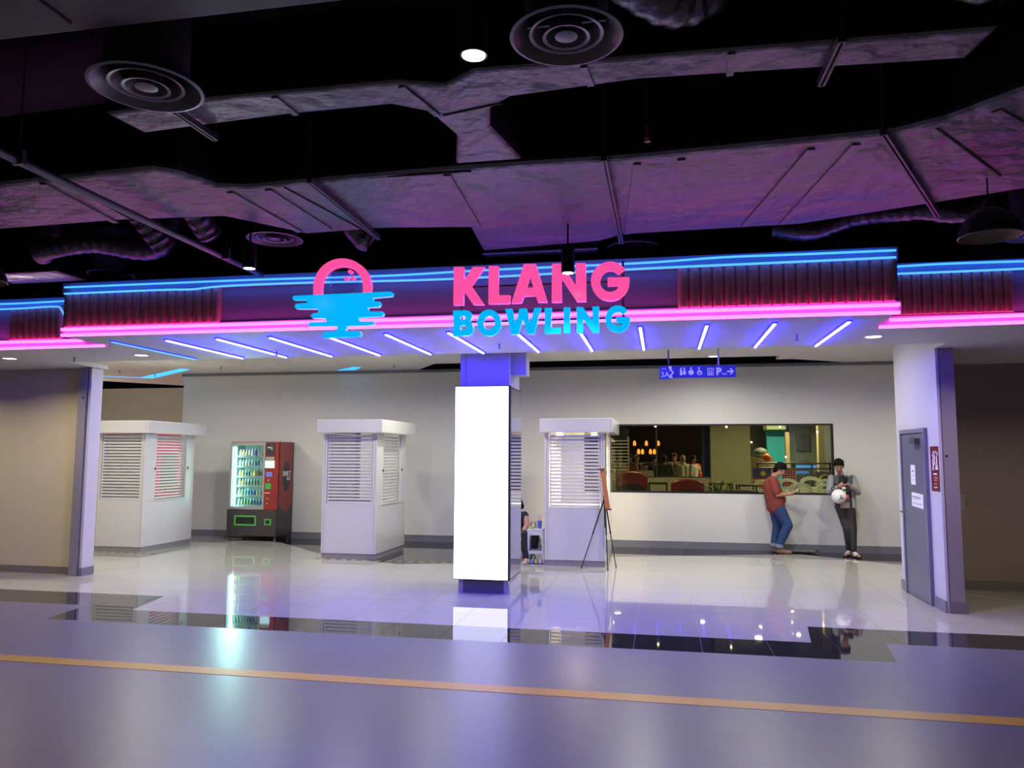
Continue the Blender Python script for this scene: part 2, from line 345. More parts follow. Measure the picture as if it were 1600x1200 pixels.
# granite band contours (front edge and back edge) and the dark patches at the back wall
lo = [(-24, 7.8), (-6.42, 7.8), (-6.42, 7.8), (-6.28, 7.08), (1.97, 7.08), (1.97, 7.76), (12, 7.76)]
lo = [(-24, 7.8), (-6.4, 7.8), (-6.28, 7.08), (1.9, 7.08), (2.0, 7.75), (12, 7.75)]
up = [(-24, 8.48), (-5.9, 8.48), (-5.72, 7.66), (1.33, 7.66), (1.42, 8.36), (12, 8.36)]
dark_band = lo + up[::-1]
back = [(-24, 14.85), (-9.0, 14.85), (-8.9, 14.6), (-7.35, 14.1), (-5.8, 12.6), (-4.1, 11.7), (-3.2, 12.0), (-.86, 13.35), (1.24, 14.08), (2.37, 14.45), (3.65, 13.43), (12, 13.2)]
light_zone = up + back[::-1]
dark_back = back[1:] + [(12, 14.85)]
TS = .6; G = .0015
tiles = []
full = {}
for zone, mk, nm in ((light_zone, 'tile', 'tile'), (dark_band, 'dark_tile', 'granite_tile'), (dark_back, 'dark_tile', 'granite_tile')):
    for i in range(-27, 12):
        for j in range(0, 15):
            x0 = i * TS + .33; y0 = 7.06 + j * TS
            p = clip_cell(zone, x0 + G, x0 + TS - G, y0 + G, y0 + TS - G)
            q = []
            for v in p:
                if not q or (abs(v[0] - q[-1][0]) + abs(v[1] - q[-1][1])) > 1e-4: q.append(v)
            if len(q) > 2 and area2(q) > .002: tiles.append((y0 * .8 + abs(x0 + 2.5) * .45, q, mk, nm))
tiles.sort(key=lambda t: t[0])
cnt = {'tile': 0, 'granite_tile': 0}
rest = {'tile': MB(), 'granite_tile': MB()}
for k, q, mk, nm in tiles:
    if cnt[nm] < 280:
        cnt[nm] += 1
        cx = sum(v[0] for v in q) / len(q); cy = sum(v[1] for v in q) / len(q)
        key = (mk, len(q), round(area2(q), 3))
        if key[2] == round((TS - 2 * G) ** 2, 3) and len(q) == 4:
            if key not in full: full[key] = MB().prism([(x - cx, y - cy) for x, y in q], -.004, 0).mesh(nm, M[mk])
            place(nm, full[key], base, (cx, cy, 0))
        else:
            part(nm, MB().prism([(x - cx, y - cy) for x, y in q], -.004, 0), M[mk], base, (cx, cy, 0))
    else: rest[nm].prism(q, -.004, 0)
for nm, mk in (('tile', 'tile'), ('granite_tile', 'dark_tile')):
    if rest[nm].v: part('distant_' + nm + 's', rest[nm], M[mk], base)['kind'] = 'stuff'
struct('floor', MB().prism(lo + [(12, -9), (-24, -9)], -.1, 0), M['epoxy'])
tag(part('floor_marking', MB().box(-24, 12, 5.60, 5.765, .0, .002), M['yellow'], None),
    'straight yellow painted line across the grey parking floor', 'floor marking')
struct('floor', MB().box(-24, -10.1, 14.85, 33, -.1, -.001), M['tile'])

# ================================================================ walls
Z1 = 3.42
WX0, WX1, WZ0, WZ1 = -1.45, 3.06, 1.04, 2.30
bw = MB().box(-10.1, WX0, 14.85, 15.02, 0, Z1).box(WX1, 9, 14.85, 15.02, 0, Z1).box(WX0, WX1, 14.85, 15.02, 0, WZ0).box(WX0, WX1, 14.85, 15.02, WZ1, Z1)
struct('wall_back', bw, M['wall'])
struct('trim_1', MB().box(-10.12, 9, 14.80, 14.90, Z1 - .045, Z1 + .01), M['skirt'])
struct('baseboard_back', MB().box(-10.1, 9, 14.828, 14.85, 0, .13), M['skirt'])
struct('wall_inner_return', MB().box(-10.1, -9.95, 15.02, 20, 0, Z1), M['wall'])
struct('wall_far_left', MB().box(-24, -10.1, 20, 20.2, 0, 3.63), mat('taupe_wall', (.36, .32, .27), .6))
struct('wall_left', MB().box(-24, -8.06, 9.72, 9.9, 0, 3.1), M['wall_beige'])
struct('baseboard_left', MB().box(-24, -8.19, 9.70, 9.72, 0, .10), M['skirt_b'])
# left jamb: steel shutter guide and painted column
jl = MB().box(-8.04, -8.0, 9.60, 9.82, 0, Z1)
c = struct('wall_left_column', jl, M['pole_paint'])
part('skirting', MB().box(-8.045, -7.985, 9.59, 9.83, 0, .11), M['skirt'], c)
g = struct('trim_2', MB().box(-8.19, -8.06, 9.58, 9.72, 0, 2.94).box(-8.06, -8.04, 9.66, 9.72, 0, 2.94), M['jamb'])
part('screw_hole', MB().lathe([(0, 0), (.014, 0), (.014, .004), (0, .004)], 12), M['black'], g, (-8.10, 9.577, 2.5), (R(90), 0, 0))
part('lock_plate', MB().box(-8.205, -8.19, 9.60, 9.65, 1.14, 1.28), M['blackmetal'], g)
# right wing wall with the service door
struct('wall_right_wing', MB().box(3.06, 3.09, 9.40, 10.98, 0, Z1).box(3.09, 3.24, 9.52, 10.98, 0, Z1), M['pole_paint'])
struct('baseboard_wing', MB().box(3.045, 3.06, 9.39, 9.75, 0, .13).box(3.045, 3.06, 10.75, 10.99, 0, .13), M['skirt'])
g = struct('trim_3', MB().box(3.10, 3.25, 9.40, 9.50, 0, 2.94), mat('jamb_brown', (.30, .26, .26), .4))
part('screw_hole', MB().lathe([(0, 0), (.014, 0), (.014, .004), (0, .004)], 12), M['black'], g, (3.13, 9.398, 1.72), (R(90), 0, 0))
struct('baseboard_jamb', MB().box(3.09, 3.27, 9.385, 9.52, 0, .12), M['skirt_b'])
struct('wall_right', MB().box(3.24, 12, 11.1, 11.3, 0, 3.2), M['wall_brown'])
struct('baseboard_right', MB().box(3.24, 12, 11.08, 11.1, 0, .12), M['skirt_b'])
sw = thing('switch_box', 'small pale switch box on the brown wall right of the door jamb', 'switch box', (3.30, 9.5, 1.12))
part('case', MB().box(-.045, .03, -.02, .03, 0, .16), M['jamb'], sw); part('slot', MB().box(.03, .036, -.018, .02, .02, .14), M['black'], sw)

# ================================================================ ceilings
struct('ceiling', MB().box(-24, 12, -9, 20, 4.7, 4.8), M['slab'])
sof = [(-24, 7.74), (-6.21, 7.74), (-6.21, 6.99), (2.01, 6.99), (2.01, 7.74), (12, 7.74), (12, 11.2), (3.24, 11.2), (3.24, 9.40), (3.06, 9.40), (3.06, 9.02), (-7.9, 9.02), (-7.98, 9.9), (-24, 9.9)]
struct('ceiling', MB().prism(sof, 2.94, 3.0), M['white_ceiling'])
struct('trim_4', MB().box(-7.95, 3.24, 9.02, 9.08, 3.0, 3.62), M['white_ceiling'])
zc = Z1 + .01
inner = [(-7.9 - 9, 9.05), (12, 9.05), (12, 14.86), (3.39, 14.86), (2.32, 14.2), (2.02, 14.2), (2.02, 13.72), (-4.2, 13.9), (-4.84, 14.86), (-10.0, 14.86), (-10.0, 15.5), (-11.1, 18.2), (-16.9, 11.4)]
struct('ceiling', MB().prism(inner, zc, zc + .05), M['white_ceiling'])
# black service void above the gaps in the interior ceiling
struct('ceiling', MB().box(-24, 12, 9.1, 20, 4.2, 4.25), M['black'])
struct('wall_void', MB().box(-24, 12, 15.0, 15.1, 3.5, 4.2), M['black'])
struct('wall_outer_left', MB().box(-24.1, -24, -9, 20, 0, 4.7), M['wall_brown'])
struct('wall_outer_right', MB().box(12, 12.1, -9, 20, 0, 4.7), M['wall_brown'])
struct('wall_rear', MB().box(-24, 12, -9.1, -9, 0, 4.7), mat('garage_wall', (.20, .2, .2), .7))

# fascia boards
f = struct('trim_5', MB().box(-6.21, 2.01, 6.99, 7.06, 3.0, 3.5).box(-6.21, -6.15, 7.06, 7.74, 3.0, 3.5).box(1.95, 2.01, 7.06, 7.74, 3.0, 3.5), M['fascia'])
struct('trim_6', MB().box(-24, -6.21, 7.74, 7.8, 3.0, 3.53), M['fascia'])
struct('trim_7', MB().box(2.01, 12, 7.74, 7.8, 3.0, 3.53), M['fascia'])
struct('ceiling', MB().box(-24, 12, 7.8, 9.05, 3.55, 3.6).box(-6.15, 1.95, 7.06, 7.8, 3.46, 3.5), M['black'])
def batten_mesh(z0, z1, r):
    m = MB(); n = 8
    pr = [(-r, .02)] + [(-r * math.cos(math.pi * k / n), -r * .75 * math.sin(math.pi * k / n)) for k in range(n + 1)] + [(r, .02)]
    m.prism(pr, z0, z1); m.smooth = True; return m.mesh('batten', M['batten'])
def cladding(x0, x1, Y, z0, z1, label, n):
    t = thing('corrugated_cladding', label, 'cladding', ((x0 + x1) / 2, Y, z0), 'rust brown corrugated panels on the shop fascia')
    w = (x1 - x0) / n; me = batten_mesh(0, z1 - z0, w * .46)
    part('backing', MB().box(-(x1 - x0) / 2, (x1 - x0) / 2, -.012, 0, 0, z1 - z0), M['batten'], t)
    for i in range(n): place('batten', me, t, (x0 + w * (i + .5) - (x0 + x1) / 2, -.022, 0))
cladding(-6.17, -4.36, 6.985, 3.03, 3.39, 'wide brown corrugated panel left of the ring and cup logo', 18)
cladding(.16, 1.98, 6.985, 3.03, 3.40, 'wide brown corrugated panel right of the pink lettering', 18)
cladding(-7.57, -6.85, 7.735, 3.04, 3.42, 'narrow brown corrugated panel at the far left of the fascia', 8)
cladding(2.16, 3.20, 7.735, 3.04, 3.44, 'narrow brown corrugated panel at the far right of the fascia', 12)

# ================================================================ neon
def neon(name, label, pts, Y, m, r=.011, cat='neon tube', group=None):
    P = [at(px, py, Y) for px, py in pts]
    # smooth with Catmull-Rom
    Q = []
    for i in range(len(P) - 1):
        a, b, c, d = P[max(i - 1, 0)], P[i], P[i + 1], P[min(i + 2, len(P) - 1)]
        for k in range(6 if len(P) > 2 else 1):
            t = k / 6; Q.append(.5 * ((2 * b) + (-a + c) * t + (2 * a - 5 * b + 4 * c - d) * t * t + (-a + 3 * b - 3 * c + d) * t ** 3))
    Q.append(P[-1]); Q = [Vector((q.x, Y, q.z)) for q in Q]
    o = Q[0].copy(); t = thing(name, label, cat, o, group)
    part('tube', MB().tube([q - o for q in Q], r, 8), m, t)
    return t
def channel(x0, x1, Y, z0, z1, label):
    tag(part('neon_backing', MB().box(x0, x1, Y, Y + .02, z0, z1), M['chan'], None), label, 'backing strip')
neon('neon_tube', 'upper blue neon tube along the top of the central fascia', [(101, 449), (250, 443), (400, 437), (600, 431), (760, 422), (1000, 411), (1130, 402), (1260, 397), (1400, 391)], 6.90, M['blue'], .010)
neon('neon_tube', 'lower blue neon tube under the top tube of the central fascia', [(101, 459), (250, 453), (300, 452), (350, 447), (470, 442), (700, 436), (1000, 420), (1200, 411), (1400, 402)], 6.90, M['blue'], .010)
neon('neon_tube', 'upper blue neon tube on the left side fascia', [(-40, 476), (30, 474), (107, 470)], 7.66, M['blue'], .010)
neon('neon_tube', 'blue neon tube on the left side fascia that bends down at its end', [(-40, 485), (30, 482), (85, 479), (96, 484), (106, 508)], 7.66, M['blue'], .010)
neon('neon_tube', 'upper blue neon tube on the right side fascia', [(1395, 417), (1480, 412), (1640, 407)], 7.66, M['blue'], .010)
neon('neon_tube', 'lower blue neon tube on the right side fascia', [(1395, 428), (1500, 424), (1640, 418)], 7.66, M['blue'], .010)
neon('neon_tube', 'upper pink neon tube along the bottom of the central fascia', [(96, 515), (1406, 476)], 6.93, M['pink'], .016)
neon('neon_tube', 'lower pink neon tube along the bottom edge of the central fascia', [(96, 524), (1406, 488)], 6.93, M['pink'], .016)
neon('neon_tube', 'upper pink neon tube at the bottom of the left side fascia', [(-40, 536), (128, 532)], 7.68, M['pink'], .016)
neon('neon_tube', 'lower pink neon tube at the bottom of the left side fascia', [(-40, 546), (163, 540)], 7.68, M['pink'], .016)
neon('neon_tube', 'upper pink neon tube at the bottom of the right side fascia', [(1390, 500), (1640, 491)], 7.68, M['pink'], .016)
neon('neon_tube', 'lower pink neon tube at the bottom of the right side fascia', [(1374, 511), (1640, 502)], 7.68, M['pink'], .016)
channel(-6.21, 2.01, 6.955, 3.385, 3.50, 'pale strip behind the two blue tubes of the central fascia')
channel(-6.22, 2.02, 6.955, 2.93, 3.03, 'pale strip behind the two pink tubes of the central fascia')
channel(-12, -6.83, 7.70, 3.43, 3.53, 'pale strip behind the blue tubes of the left side fascia')
channel(-12, -6.22, 7.715, 2.93, 3.04, 'pale strip behind the pink tubes of the left side fascia')
channel(2.10, 8, 7.70, 3.44, 3.53, 'pale strip behind the blue tubes of the right side fascia')
channel(2.02, 8, 7.715, 2.93, 3.03, 'pale strip behind the pink tubes of the right side fascia')

LX = [-5.9, -5.23, -4.63, -4.02, -3.39, -2.74, -2.08, -1.41, -.78, -.185, .435, 1.045, 1.69]
ordn = ['leftmost', 'second', 'third', 'fourth', 'fifth', 'sixth', 'seventh', 'eighth', 'ninth', 'tenth', 'eleventh', 'twelfth', 'rightmost']
for i, x in enumerate(LX):
    t = thing('light_bar', '%s white light bar%s set in the shop soffit' % (ordn[i], '' if i in (0, 12) else ' from the left'), 'light bar', (x, 7.33, 2.94), 'row of slanting light bars under the canopy')
    thin = i == 0
    part('channel', MB().box(-.027, .027, 0, 1.58, -.012, 0), M['led_edge'], t, bevel=.006)
    part('tube', MB().tube([(0, .02, -.014), (0, 1.56, -.014)], .009 if thin else .0155, 8), M['blue'] if thin else M['led'], t)
def L3(pts): return pts
# ================================================================ shop sign
YS = 6.6
def sgn(cx, loops, key, parent, ox, oz, name='letter'):
    me = flat([[(x - ox, z - oz) for x, z in lp] for lp in loops], .05)
    me.materials.clear(); me.materials.append(M[key]); me.materials.append(M['sign_side'])
    for p in me.polygons:
        if p.normal.y > .5: p.material_index = 1
    return place(name, me, parent, (0, 0, 0))
t = thing('lettering', 'large pink glowing word KLANG in block capitals over the entrance', 'sign letters', (-1.04, YS, 3.05))
for lp in ([GL['K']], [GL['L']], [GL['A'], GL['Ah']], [GL['N']], [GL['G']]): sgn(0, lp, 'sign_pink', t, -1.04, 3.05)
t2 = thing('lettering', 'cyan glowing word BOWLING in smaller capitals under the pink word', 'sign letters', (-1.04, YS, 2.77))
for lp in ([GL['B'], GL['Bh'], GL['Bi']], [GL['O'], GL['Oh']], [GL['W']], [GL['L2']], [GL['I']], [GL['N2']], [GL['G2']]): sgn(0, lp, 'sign_cyan', t2, -1.04, 2.77)
fr = thing('support_rack', 'thin grey metal rail frame carrying the pink and cyan words', 'frame', (-1.04, YS + .05, 3.0))
for z in (.22, -.1): part('rail', MB().box(-.74, .76, -.01, .01, z - .008, z + .008), M['steel'], fr)
for x in (-.72, .73): part('post', MB().box(x - .01, x + .01, -.01, .01, -.14, .40), M['steel'], fr)
for x in (-.72, .73): part('arm', MB().box(x - .008, x + .008, .01, .34, .20, .216), M['steel'], fr)
t3 = thing('logo_sign', 'pink ring above a dripping cyan cup shaped logo left of the words', 'logo', (-2.88, YS, 2.8))
sgn(0, [GL['ring']], 'sign_pink', t3, -2.88, 2.8, 'ring'); sgn(0, [GL['cup']], 'sign_cyan', t3, -2.88, 2.8, 'cup')
for d in GL['dots'][:3]:
    part('dot', MB().lathe([(0, -.025), (.019, -.025), (.019, .025), (0, .025)], 16), M['sign_pink'], t3, (d[0] + 2.88, 0, d[1] - 2.8), (R(90), 0, 0))
part('acrylic_disc', MB().lathe([(0, -.004), (.15, -.004), (.15, .004), (0, .004)], 32), glass('acrylic', (.9, .93, .97)), t3, (0, .02, .54), (R(90), 0, 0))
for x in (-.2, .2): part('bracket', MB().box(x - .008, x + .008, .02, .34, .34, .356), M['steel'], t3)

# ================================================================ ceiling services
def seam(t, p0, p1, z, w=.02, h=.02, m=None, name='seam', oz=0):
    p0, p1 = (p0[0] * .94 + p1[0] * .06, p0[1] * .94 + p1[1] * .06), (p1[0] * .96 + p0[0] * .04, p1[1] * .96 + p0[1] * .04)
    d = Vector((p1[0] - p0[0], p1[1] - p0[1])); n = Vector((-d.y, d.x)).normalized() * w / 2
    poly = [(p0[0] + n.x, p0[1] + n.y), (p1[0] + n.x, p1[1] + n.y), (p1[0] - n.x, p1[1] - n.y), (p0[0] - n.x, p0[1] - n.y)]
    ox, oy, o_z = t.location
    return part(name, MB().prism([(x - ox, y - oy) for x, y in poly], z - h - o_z, z - o_z), m or M['foil'], t)
def duct(label, near, far, z, h, mk='foil', bev=.05):
    poly = near + far[::-1]; cx = sum(p[0] for p in poly) / len(poly); cy = sum(p[1] for p in poly) / len(poly)
    t = thing('air_duct', label, 'air duct', (cx, cy, z))
    me = MB().prism([(x - cx, y - cy) for x, y in poly], 0, h).mesh('casing', M[mk])
    bm = bmesh.new(); bm.from_mesh(me)
    ed = [e for e in bm.edges if abs(e.verts[0].co.z) < 1e-4 and abs(e.verts[1].co.z) < 1e-4]
    bmesh.ops.bevel(bm, geom=ed, offset=bev, segments=3, affect='EDGES', profile=.5)
    bm.to_mesh(me); bm.free()
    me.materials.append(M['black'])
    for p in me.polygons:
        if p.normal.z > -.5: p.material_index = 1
    place('casing', me, t)
    return t
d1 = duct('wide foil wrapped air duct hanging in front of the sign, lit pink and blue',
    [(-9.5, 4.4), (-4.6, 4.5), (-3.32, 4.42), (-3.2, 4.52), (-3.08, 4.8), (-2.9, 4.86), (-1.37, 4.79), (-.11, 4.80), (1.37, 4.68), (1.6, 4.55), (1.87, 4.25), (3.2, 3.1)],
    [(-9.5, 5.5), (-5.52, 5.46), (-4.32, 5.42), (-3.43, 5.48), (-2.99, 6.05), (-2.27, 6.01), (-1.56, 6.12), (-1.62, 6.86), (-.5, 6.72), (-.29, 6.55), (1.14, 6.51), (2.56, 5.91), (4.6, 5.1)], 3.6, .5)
for a, b in [((-4.25, 4.47), (-4.38, 5.46)), ((-3.05, 4.86), (-3.0, 5.98)), ((-2.75, 4.86), (-2.72, 5.96)), ((-1.4, 4.8), (-1.47, 6.1)), ((-.12, 4.8), (-.27, 6.55)), ((.15, 4.78), (.16, 6.5)), ((.95, 4.75), (.68, 6.5)), ((1.2, 4.72), (.98, 6.5)), ((1.75, 4.4), (3.0, 5.7))]:
    seam(d1, a, b, 3.6, .05, .012)
for a, b in [((-4.1, 4.47), (-4.2, 5.44)), ((-2.62, 4.84), (-2.45, 6.0)), ((-1.85, 4.84), (-1.2, 4.84)), ((1.55, 4.62), (2.3, 5.6))]:
    seam(d1, a, b, 3.6, .012, .008, M['black'], 'tape_joint')
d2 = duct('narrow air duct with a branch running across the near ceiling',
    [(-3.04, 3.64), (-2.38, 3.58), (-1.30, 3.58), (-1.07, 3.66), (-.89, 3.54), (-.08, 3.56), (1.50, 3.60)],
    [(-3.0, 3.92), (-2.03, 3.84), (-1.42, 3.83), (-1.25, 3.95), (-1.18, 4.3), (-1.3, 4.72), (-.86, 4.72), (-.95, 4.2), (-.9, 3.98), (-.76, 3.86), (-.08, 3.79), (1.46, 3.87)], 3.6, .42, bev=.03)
for a, b in [((-1.3, 3.6), (-1.2, 4.0)), ((-.35, 3.58), (-.33, 3.8)), ((.35, 3.58), (.36, 3.82)), ((-2.0, 3.6), (-1.98, 3.84))]: seam(d2, a, b, 3.6, .035, .01)
seam(d2, (-1.2, 4.0), (-.8, 3.9), 3.6, .01, .006, M['black'], 'tape_joint')
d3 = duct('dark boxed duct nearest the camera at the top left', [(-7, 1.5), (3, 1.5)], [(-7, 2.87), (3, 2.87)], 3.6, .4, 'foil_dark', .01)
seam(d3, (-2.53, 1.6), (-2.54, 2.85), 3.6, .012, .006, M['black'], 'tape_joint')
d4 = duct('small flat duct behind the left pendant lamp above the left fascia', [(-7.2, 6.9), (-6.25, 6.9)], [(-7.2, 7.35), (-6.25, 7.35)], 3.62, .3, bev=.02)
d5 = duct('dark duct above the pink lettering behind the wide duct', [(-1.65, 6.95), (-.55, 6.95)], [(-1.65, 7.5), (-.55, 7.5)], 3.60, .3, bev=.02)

def hanger(a, b, z, label):
    t = thing('duct_hanger', label, 'duct hanger', ((a[0] + b[0]) / 2, (a[1] + b[1]) / 2, z), 'steel hangers under the ducts')
    ox, oy = t.location.x, t.location.y
    d = (Vector(b) - Vector(a)).normalized(); n = Vector((-d.y, d.x)) * .02
    pts = [(a[0] - ox + n.x, a[1] - oy + n.y), (b[0] - ox + n.x, b[1] - oy + n.y), (b[0] - ox - n.x, b[1] - oy - n.y), (a[0] - ox - n.x, a[1] - oy - n.y)]
    for s in (-1, 1):
        part('channel_lip', MB().prism([(x + n.x * s * .6, y + n.y * s * .6) for x, y in [(a[0] - ox + n.x * .3, a[1] - oy + n.y * .3), (b[0] - ox + n.x * .3, b[1] - oy + n.y * .3), (b[0] - ox - n.x * .3, b[1] - oy - n.y * .3), (a[0] - ox - n.x * .3, a[1] - oy - n.y * .3)]], 0, .03), M['steel'], t)
    part('channel', MB().prism(pts, .025, .033), M['steel'], t)
    for q in (a, b): part('rod', MB().tube([(q[0] - ox, q[1] - oy, .0), (q[0] - ox, q[1] - oy, 4.7 - z)], .006, 6), M['steel'], t)
hanger((-2.34, 4.74), (-2.37, 6.14), 3.55, 'steel hanger bar crossing the wide duct above the ring logo')
hanger((-.33, 4.70), (-.32, 6.64), 3.55, 'steel hanger bar crossing the wide duct right of the pink word')
hanger((1.28, 4.60), (2.12, 6.31), 3.55, 'slanting steel hanger bar under the right end of the wide duct')
hanger((-2.58, 3.55), (-2.57, 3.98), 3.55, 'short hanger under the narrow duct near the left round diffuser')
hanger((.82, 3.5), (.81, 3.92), 3.55, 'short hanger under the narrow duct at upper right')
t = thing('conduit_pipe', 'long thin grey pipe running away overhead at left', 'pipe', (-3.86, 3, 3.5))
part('pipe', MB().tube([(.08, -5, 0), (-.02, 1.5, 0), (-.06, 4.2, 0)], .028, 12), M['steel'], t)
for y in (-2.5, .9, 3.2): part('clip', MB().box(-.04, .04, y, y + .03, -.03, .06).tube([(0, y + .015, .05), (0, y + .015, 1.2)], .005, 6), M['steel'], t)

def diffuser(x, y, z, r, label, neck=.5):
    t = thing('ceiling_diffuser', label, 'air diffuser', (x, y, z), 'round stepped air diffusers')
    part('outer_cone', MB().lathe([(r, 0), (r * .98, .012), (r * .80, .045), (r * .72, .10), (r * .70, .10), (r * .78, .04), (r * .94, -.004), (r, 0)], 40), M['diff'], t)
    for a, zz in ((.66, .012), (.42, -.002)):
        part('ring', MB().lathe([(r * a, zz), (r * (a - .04), zz + .012), (r * (a - .15), zz + .06), (r * (a - .17), zz + .06), (r * (a - .06), zz + .004), (r * a, zz)], 32), M['diff'], t)
    part('centre_cone', MB().lathe([(0, .0), (r * .10, -.002), (r * .2, .004), (r * .12, .03), (0, .05)], 24), M['diff'], t)
    part('spider', MB().box(-r * .7, r * .7, -.006, .006, .06, .072).box(-.006, .006, -r * .7, r * .7, .06, .072), M['diff'], t)
    part('neck', MB().lathe([(r * .73, .10), (r * .73, neck), (0, neck)], 28), M['foil_dark'], t)
DF = [(-2.475, 3.23, .268, 'big round air diffuser at upper left'), (-.38, 3.15, .245, 'big round air diffuser at top centre right of the bright lamp'),
      (-3.43, 6.3, .25, 'round air diffuser above the logo near the end of the long pipe'), (-5.86, 7.27, .26, 'round air diffuser above the left end of the blue tubes'),
      (-.24, 7.16, .25, 'round air diffuser just above the last pink letter'), (3.26, 7.35, .26, 'round air diffuser at the right edge beside the dome lamp')]
for i, (x, y, r, lb) in enumerate(DF): diffuser(x, y, 3.5 if i < 2 else 3.65, r, lb)

def flexduct(label, pts, r):
    o = Vector(pts[0]); t = thing('flexible_duct', label, 'flexible duct', o, 'foil flexible ducts')
    P = [Vector(p) for p in pts]; Q = []; rs = []
    for i in range(len(P) - 1):
        a, b, c, d = P[max(i - 1, 0)], P[i], P[i + 1], P[min(i + 2, len(P) - 1)]
        n = max(6, int((c - b).length / .02))
        for k in range(n):
            tt = k / n; Q.append(.5 * ((2 * b) + (-a + c) * tt + (2 * a - 5 * b + 4 * c - d) * tt * tt + (-a + 3 * b - 3 * c + d) * tt ** 3) - o)
            rs.append(r * (1 + .05 * math.sin(len(rs) * 1.57) + random.uniform(-.015, .015)))
    Q.append(P[-1] - o); rs.append(r)
    part('sleeve', MB().tube(Q, rs, 16), M['flex'], t)
flexduct('crumpled foil flexible duct at top centre right of the big diffuser', [(-.42, 3.0, 3.98), (-.12, 3.22, 3.80), (.12, 3.40, 3.77), (.28, 3.42, 3.95), (.33, 3.42, 4.65)], .12)
flexduct('foil flexible duct at the top right corner', [(1.85, 3.3, 3.9), (1.5, 3.42, 3.76), (1.25, 3.42, 3.84), (1.12, 3.42, 4.65)], .10)
flexduct('dark flexible duct curling above the left fascia', [(-4.9, 6.9, 4.6), (-4.95, 6.8, 3.8), (-5.5, 6.5, 3.78), (-6.0, 6.45, 3.72), (-6.1, 6.6, 3.8), (-6.1, 6.65, 4.69)], .10)
flexduct('left one of two hanging duct stubs above the left fascia', [(-4.9, 5.9, 4.3), (-4.78, 6.25, 3.95), (-4.68, 6.5, 3.70)], .12)
flexduct('right one of two hanging duct stubs above the left fascia', [(-4.35, 5.9, 4.3), (-4.25, 6.25, 3.98), (-4.2, 6.5, 3.78)], .12)
flexduct('blue lit duct stub hanging right of the ring logo', [(-2.9, 6.3, 4.69), (-2.75, 6.5, 3.85), (-2.6, 6.6, 3.68)], .13)
flexduct('long flexible duct drooping above the right corrugated panel', [(1.0, 6.95, 3.72), (1.3, 6.9, 3.66), (1.65, 6.85, 3.75), (2.1, 6.8, 3.77), (2.6, 6.8, 3.8), (2.75, 6.8, 4.69)], .085)

def can_light(x, y, z, label, top=4.7):
    t = thing('can_light', label, 'ceiling lamp', (x, y, z), 'black cylinder ceiling lamps')
    part('housing', MB().lathe([(.046, .004), (.055, 0), (.055, .2), (.0, .205)], 24), M['blackmetal'], t)
    part('lens', MB().lathe([(0, .002), (.046, .002)], 24), M['lamp'], t)
    part('stem', MB().tube([(0, 0, .2), (0, 0, top - z)], .008, 8), M['blackmetal'], t)
can_light(*CANS[0], 'bright round lamp at top centre under the black ceiling', 3.6)
can_light(*CANS[1], 'lamp at the end of the long pipe above the left cladding')
can_light(*CANS[2], 'black cylinder lamp hanging in front of the pink letter N', 3.6)
for (x, y), lb in zip(SOFFIT_SPOTS, ['recessed round light in the soffit at the left edge', 'recessed round light in the soffit above the left shutter column', 'recessed round light in the soffit above the grey door']):
    t = thing('recessed_light', lb, 'recessed light', (x, y, 2.94), 'recessed soffit lights')
    part('trim_ring', MB().lathe([(.075, 0), (.095, -.006), (.095, 0), (.075, 0)], 28), M['white'], t)
    part('lens', MB().lathe([(0, -.003), (.076, -.003)], 24), M['lampw'], t)
ordi = ['first', 'second', 'third', 'fourth', 'fifth', 'sixth']
for i, (x, y) in enumerate(IN_SPOTS):
    lb = 'lone inner ceiling downlight nearest the back wall above the dark window' if i == 12 else '%s from the left in the %s row of inner hall downlights' % (ordi[i % 6], 'front' if i < 6 else 'rear')
    t = thing('recessed_light', lb, 'recessed light', (x, y, zc), 'interior ceiling downlights')
    part('trim_ring', MB().lathe([(.075, 0), (.095, -.006), (.095, 0), (.075, 0)], 20), M['white'], t)
    part('lens', MB().lathe([(0, -.003), (.076, -.003)], 20), M['lampw'], t)

def pendant(x, y, z, r, label, top=4.7):
    t = thing('pendant_lamp', label, 'pendant lamp', (x, y, z), 'dome pendant lamps')
    pr = [(r, 0), (r * .97, .05), (r * .80, .12), (r * .5, .175), (r * .2, .20), (r * .13, .25), (0, .26)]
    part('shade', MB().lathe(pr, 36), M['blackmetal'], t)
    part('inner_shade', MB().lathe([(r * .98, .001), (r * .94, .05), (r * .77, .11), (r * .4, .16), (0, .18)], 36), mat('shade_liner', (.30, .27, .16), .4), t)
    part('rim', MB().lathe([(r, -.004), (r + .006, 0), (r, .006), (r - .006, 0), (r, -.004)], 36), M['steel'], t)
    part('cord', MB().tube([(0, 0, .25), (0, 0, top - z)], .005, 6), M['blackmetal'], t)
pendant(2.20, 5.6, 3.19, .19, 'black dome pendant lamp near the right edge', 3.6)
pendant(-5.83, 5.6, 3.2, .2, 'dome pendant lamp cut by the left edge of the picture')

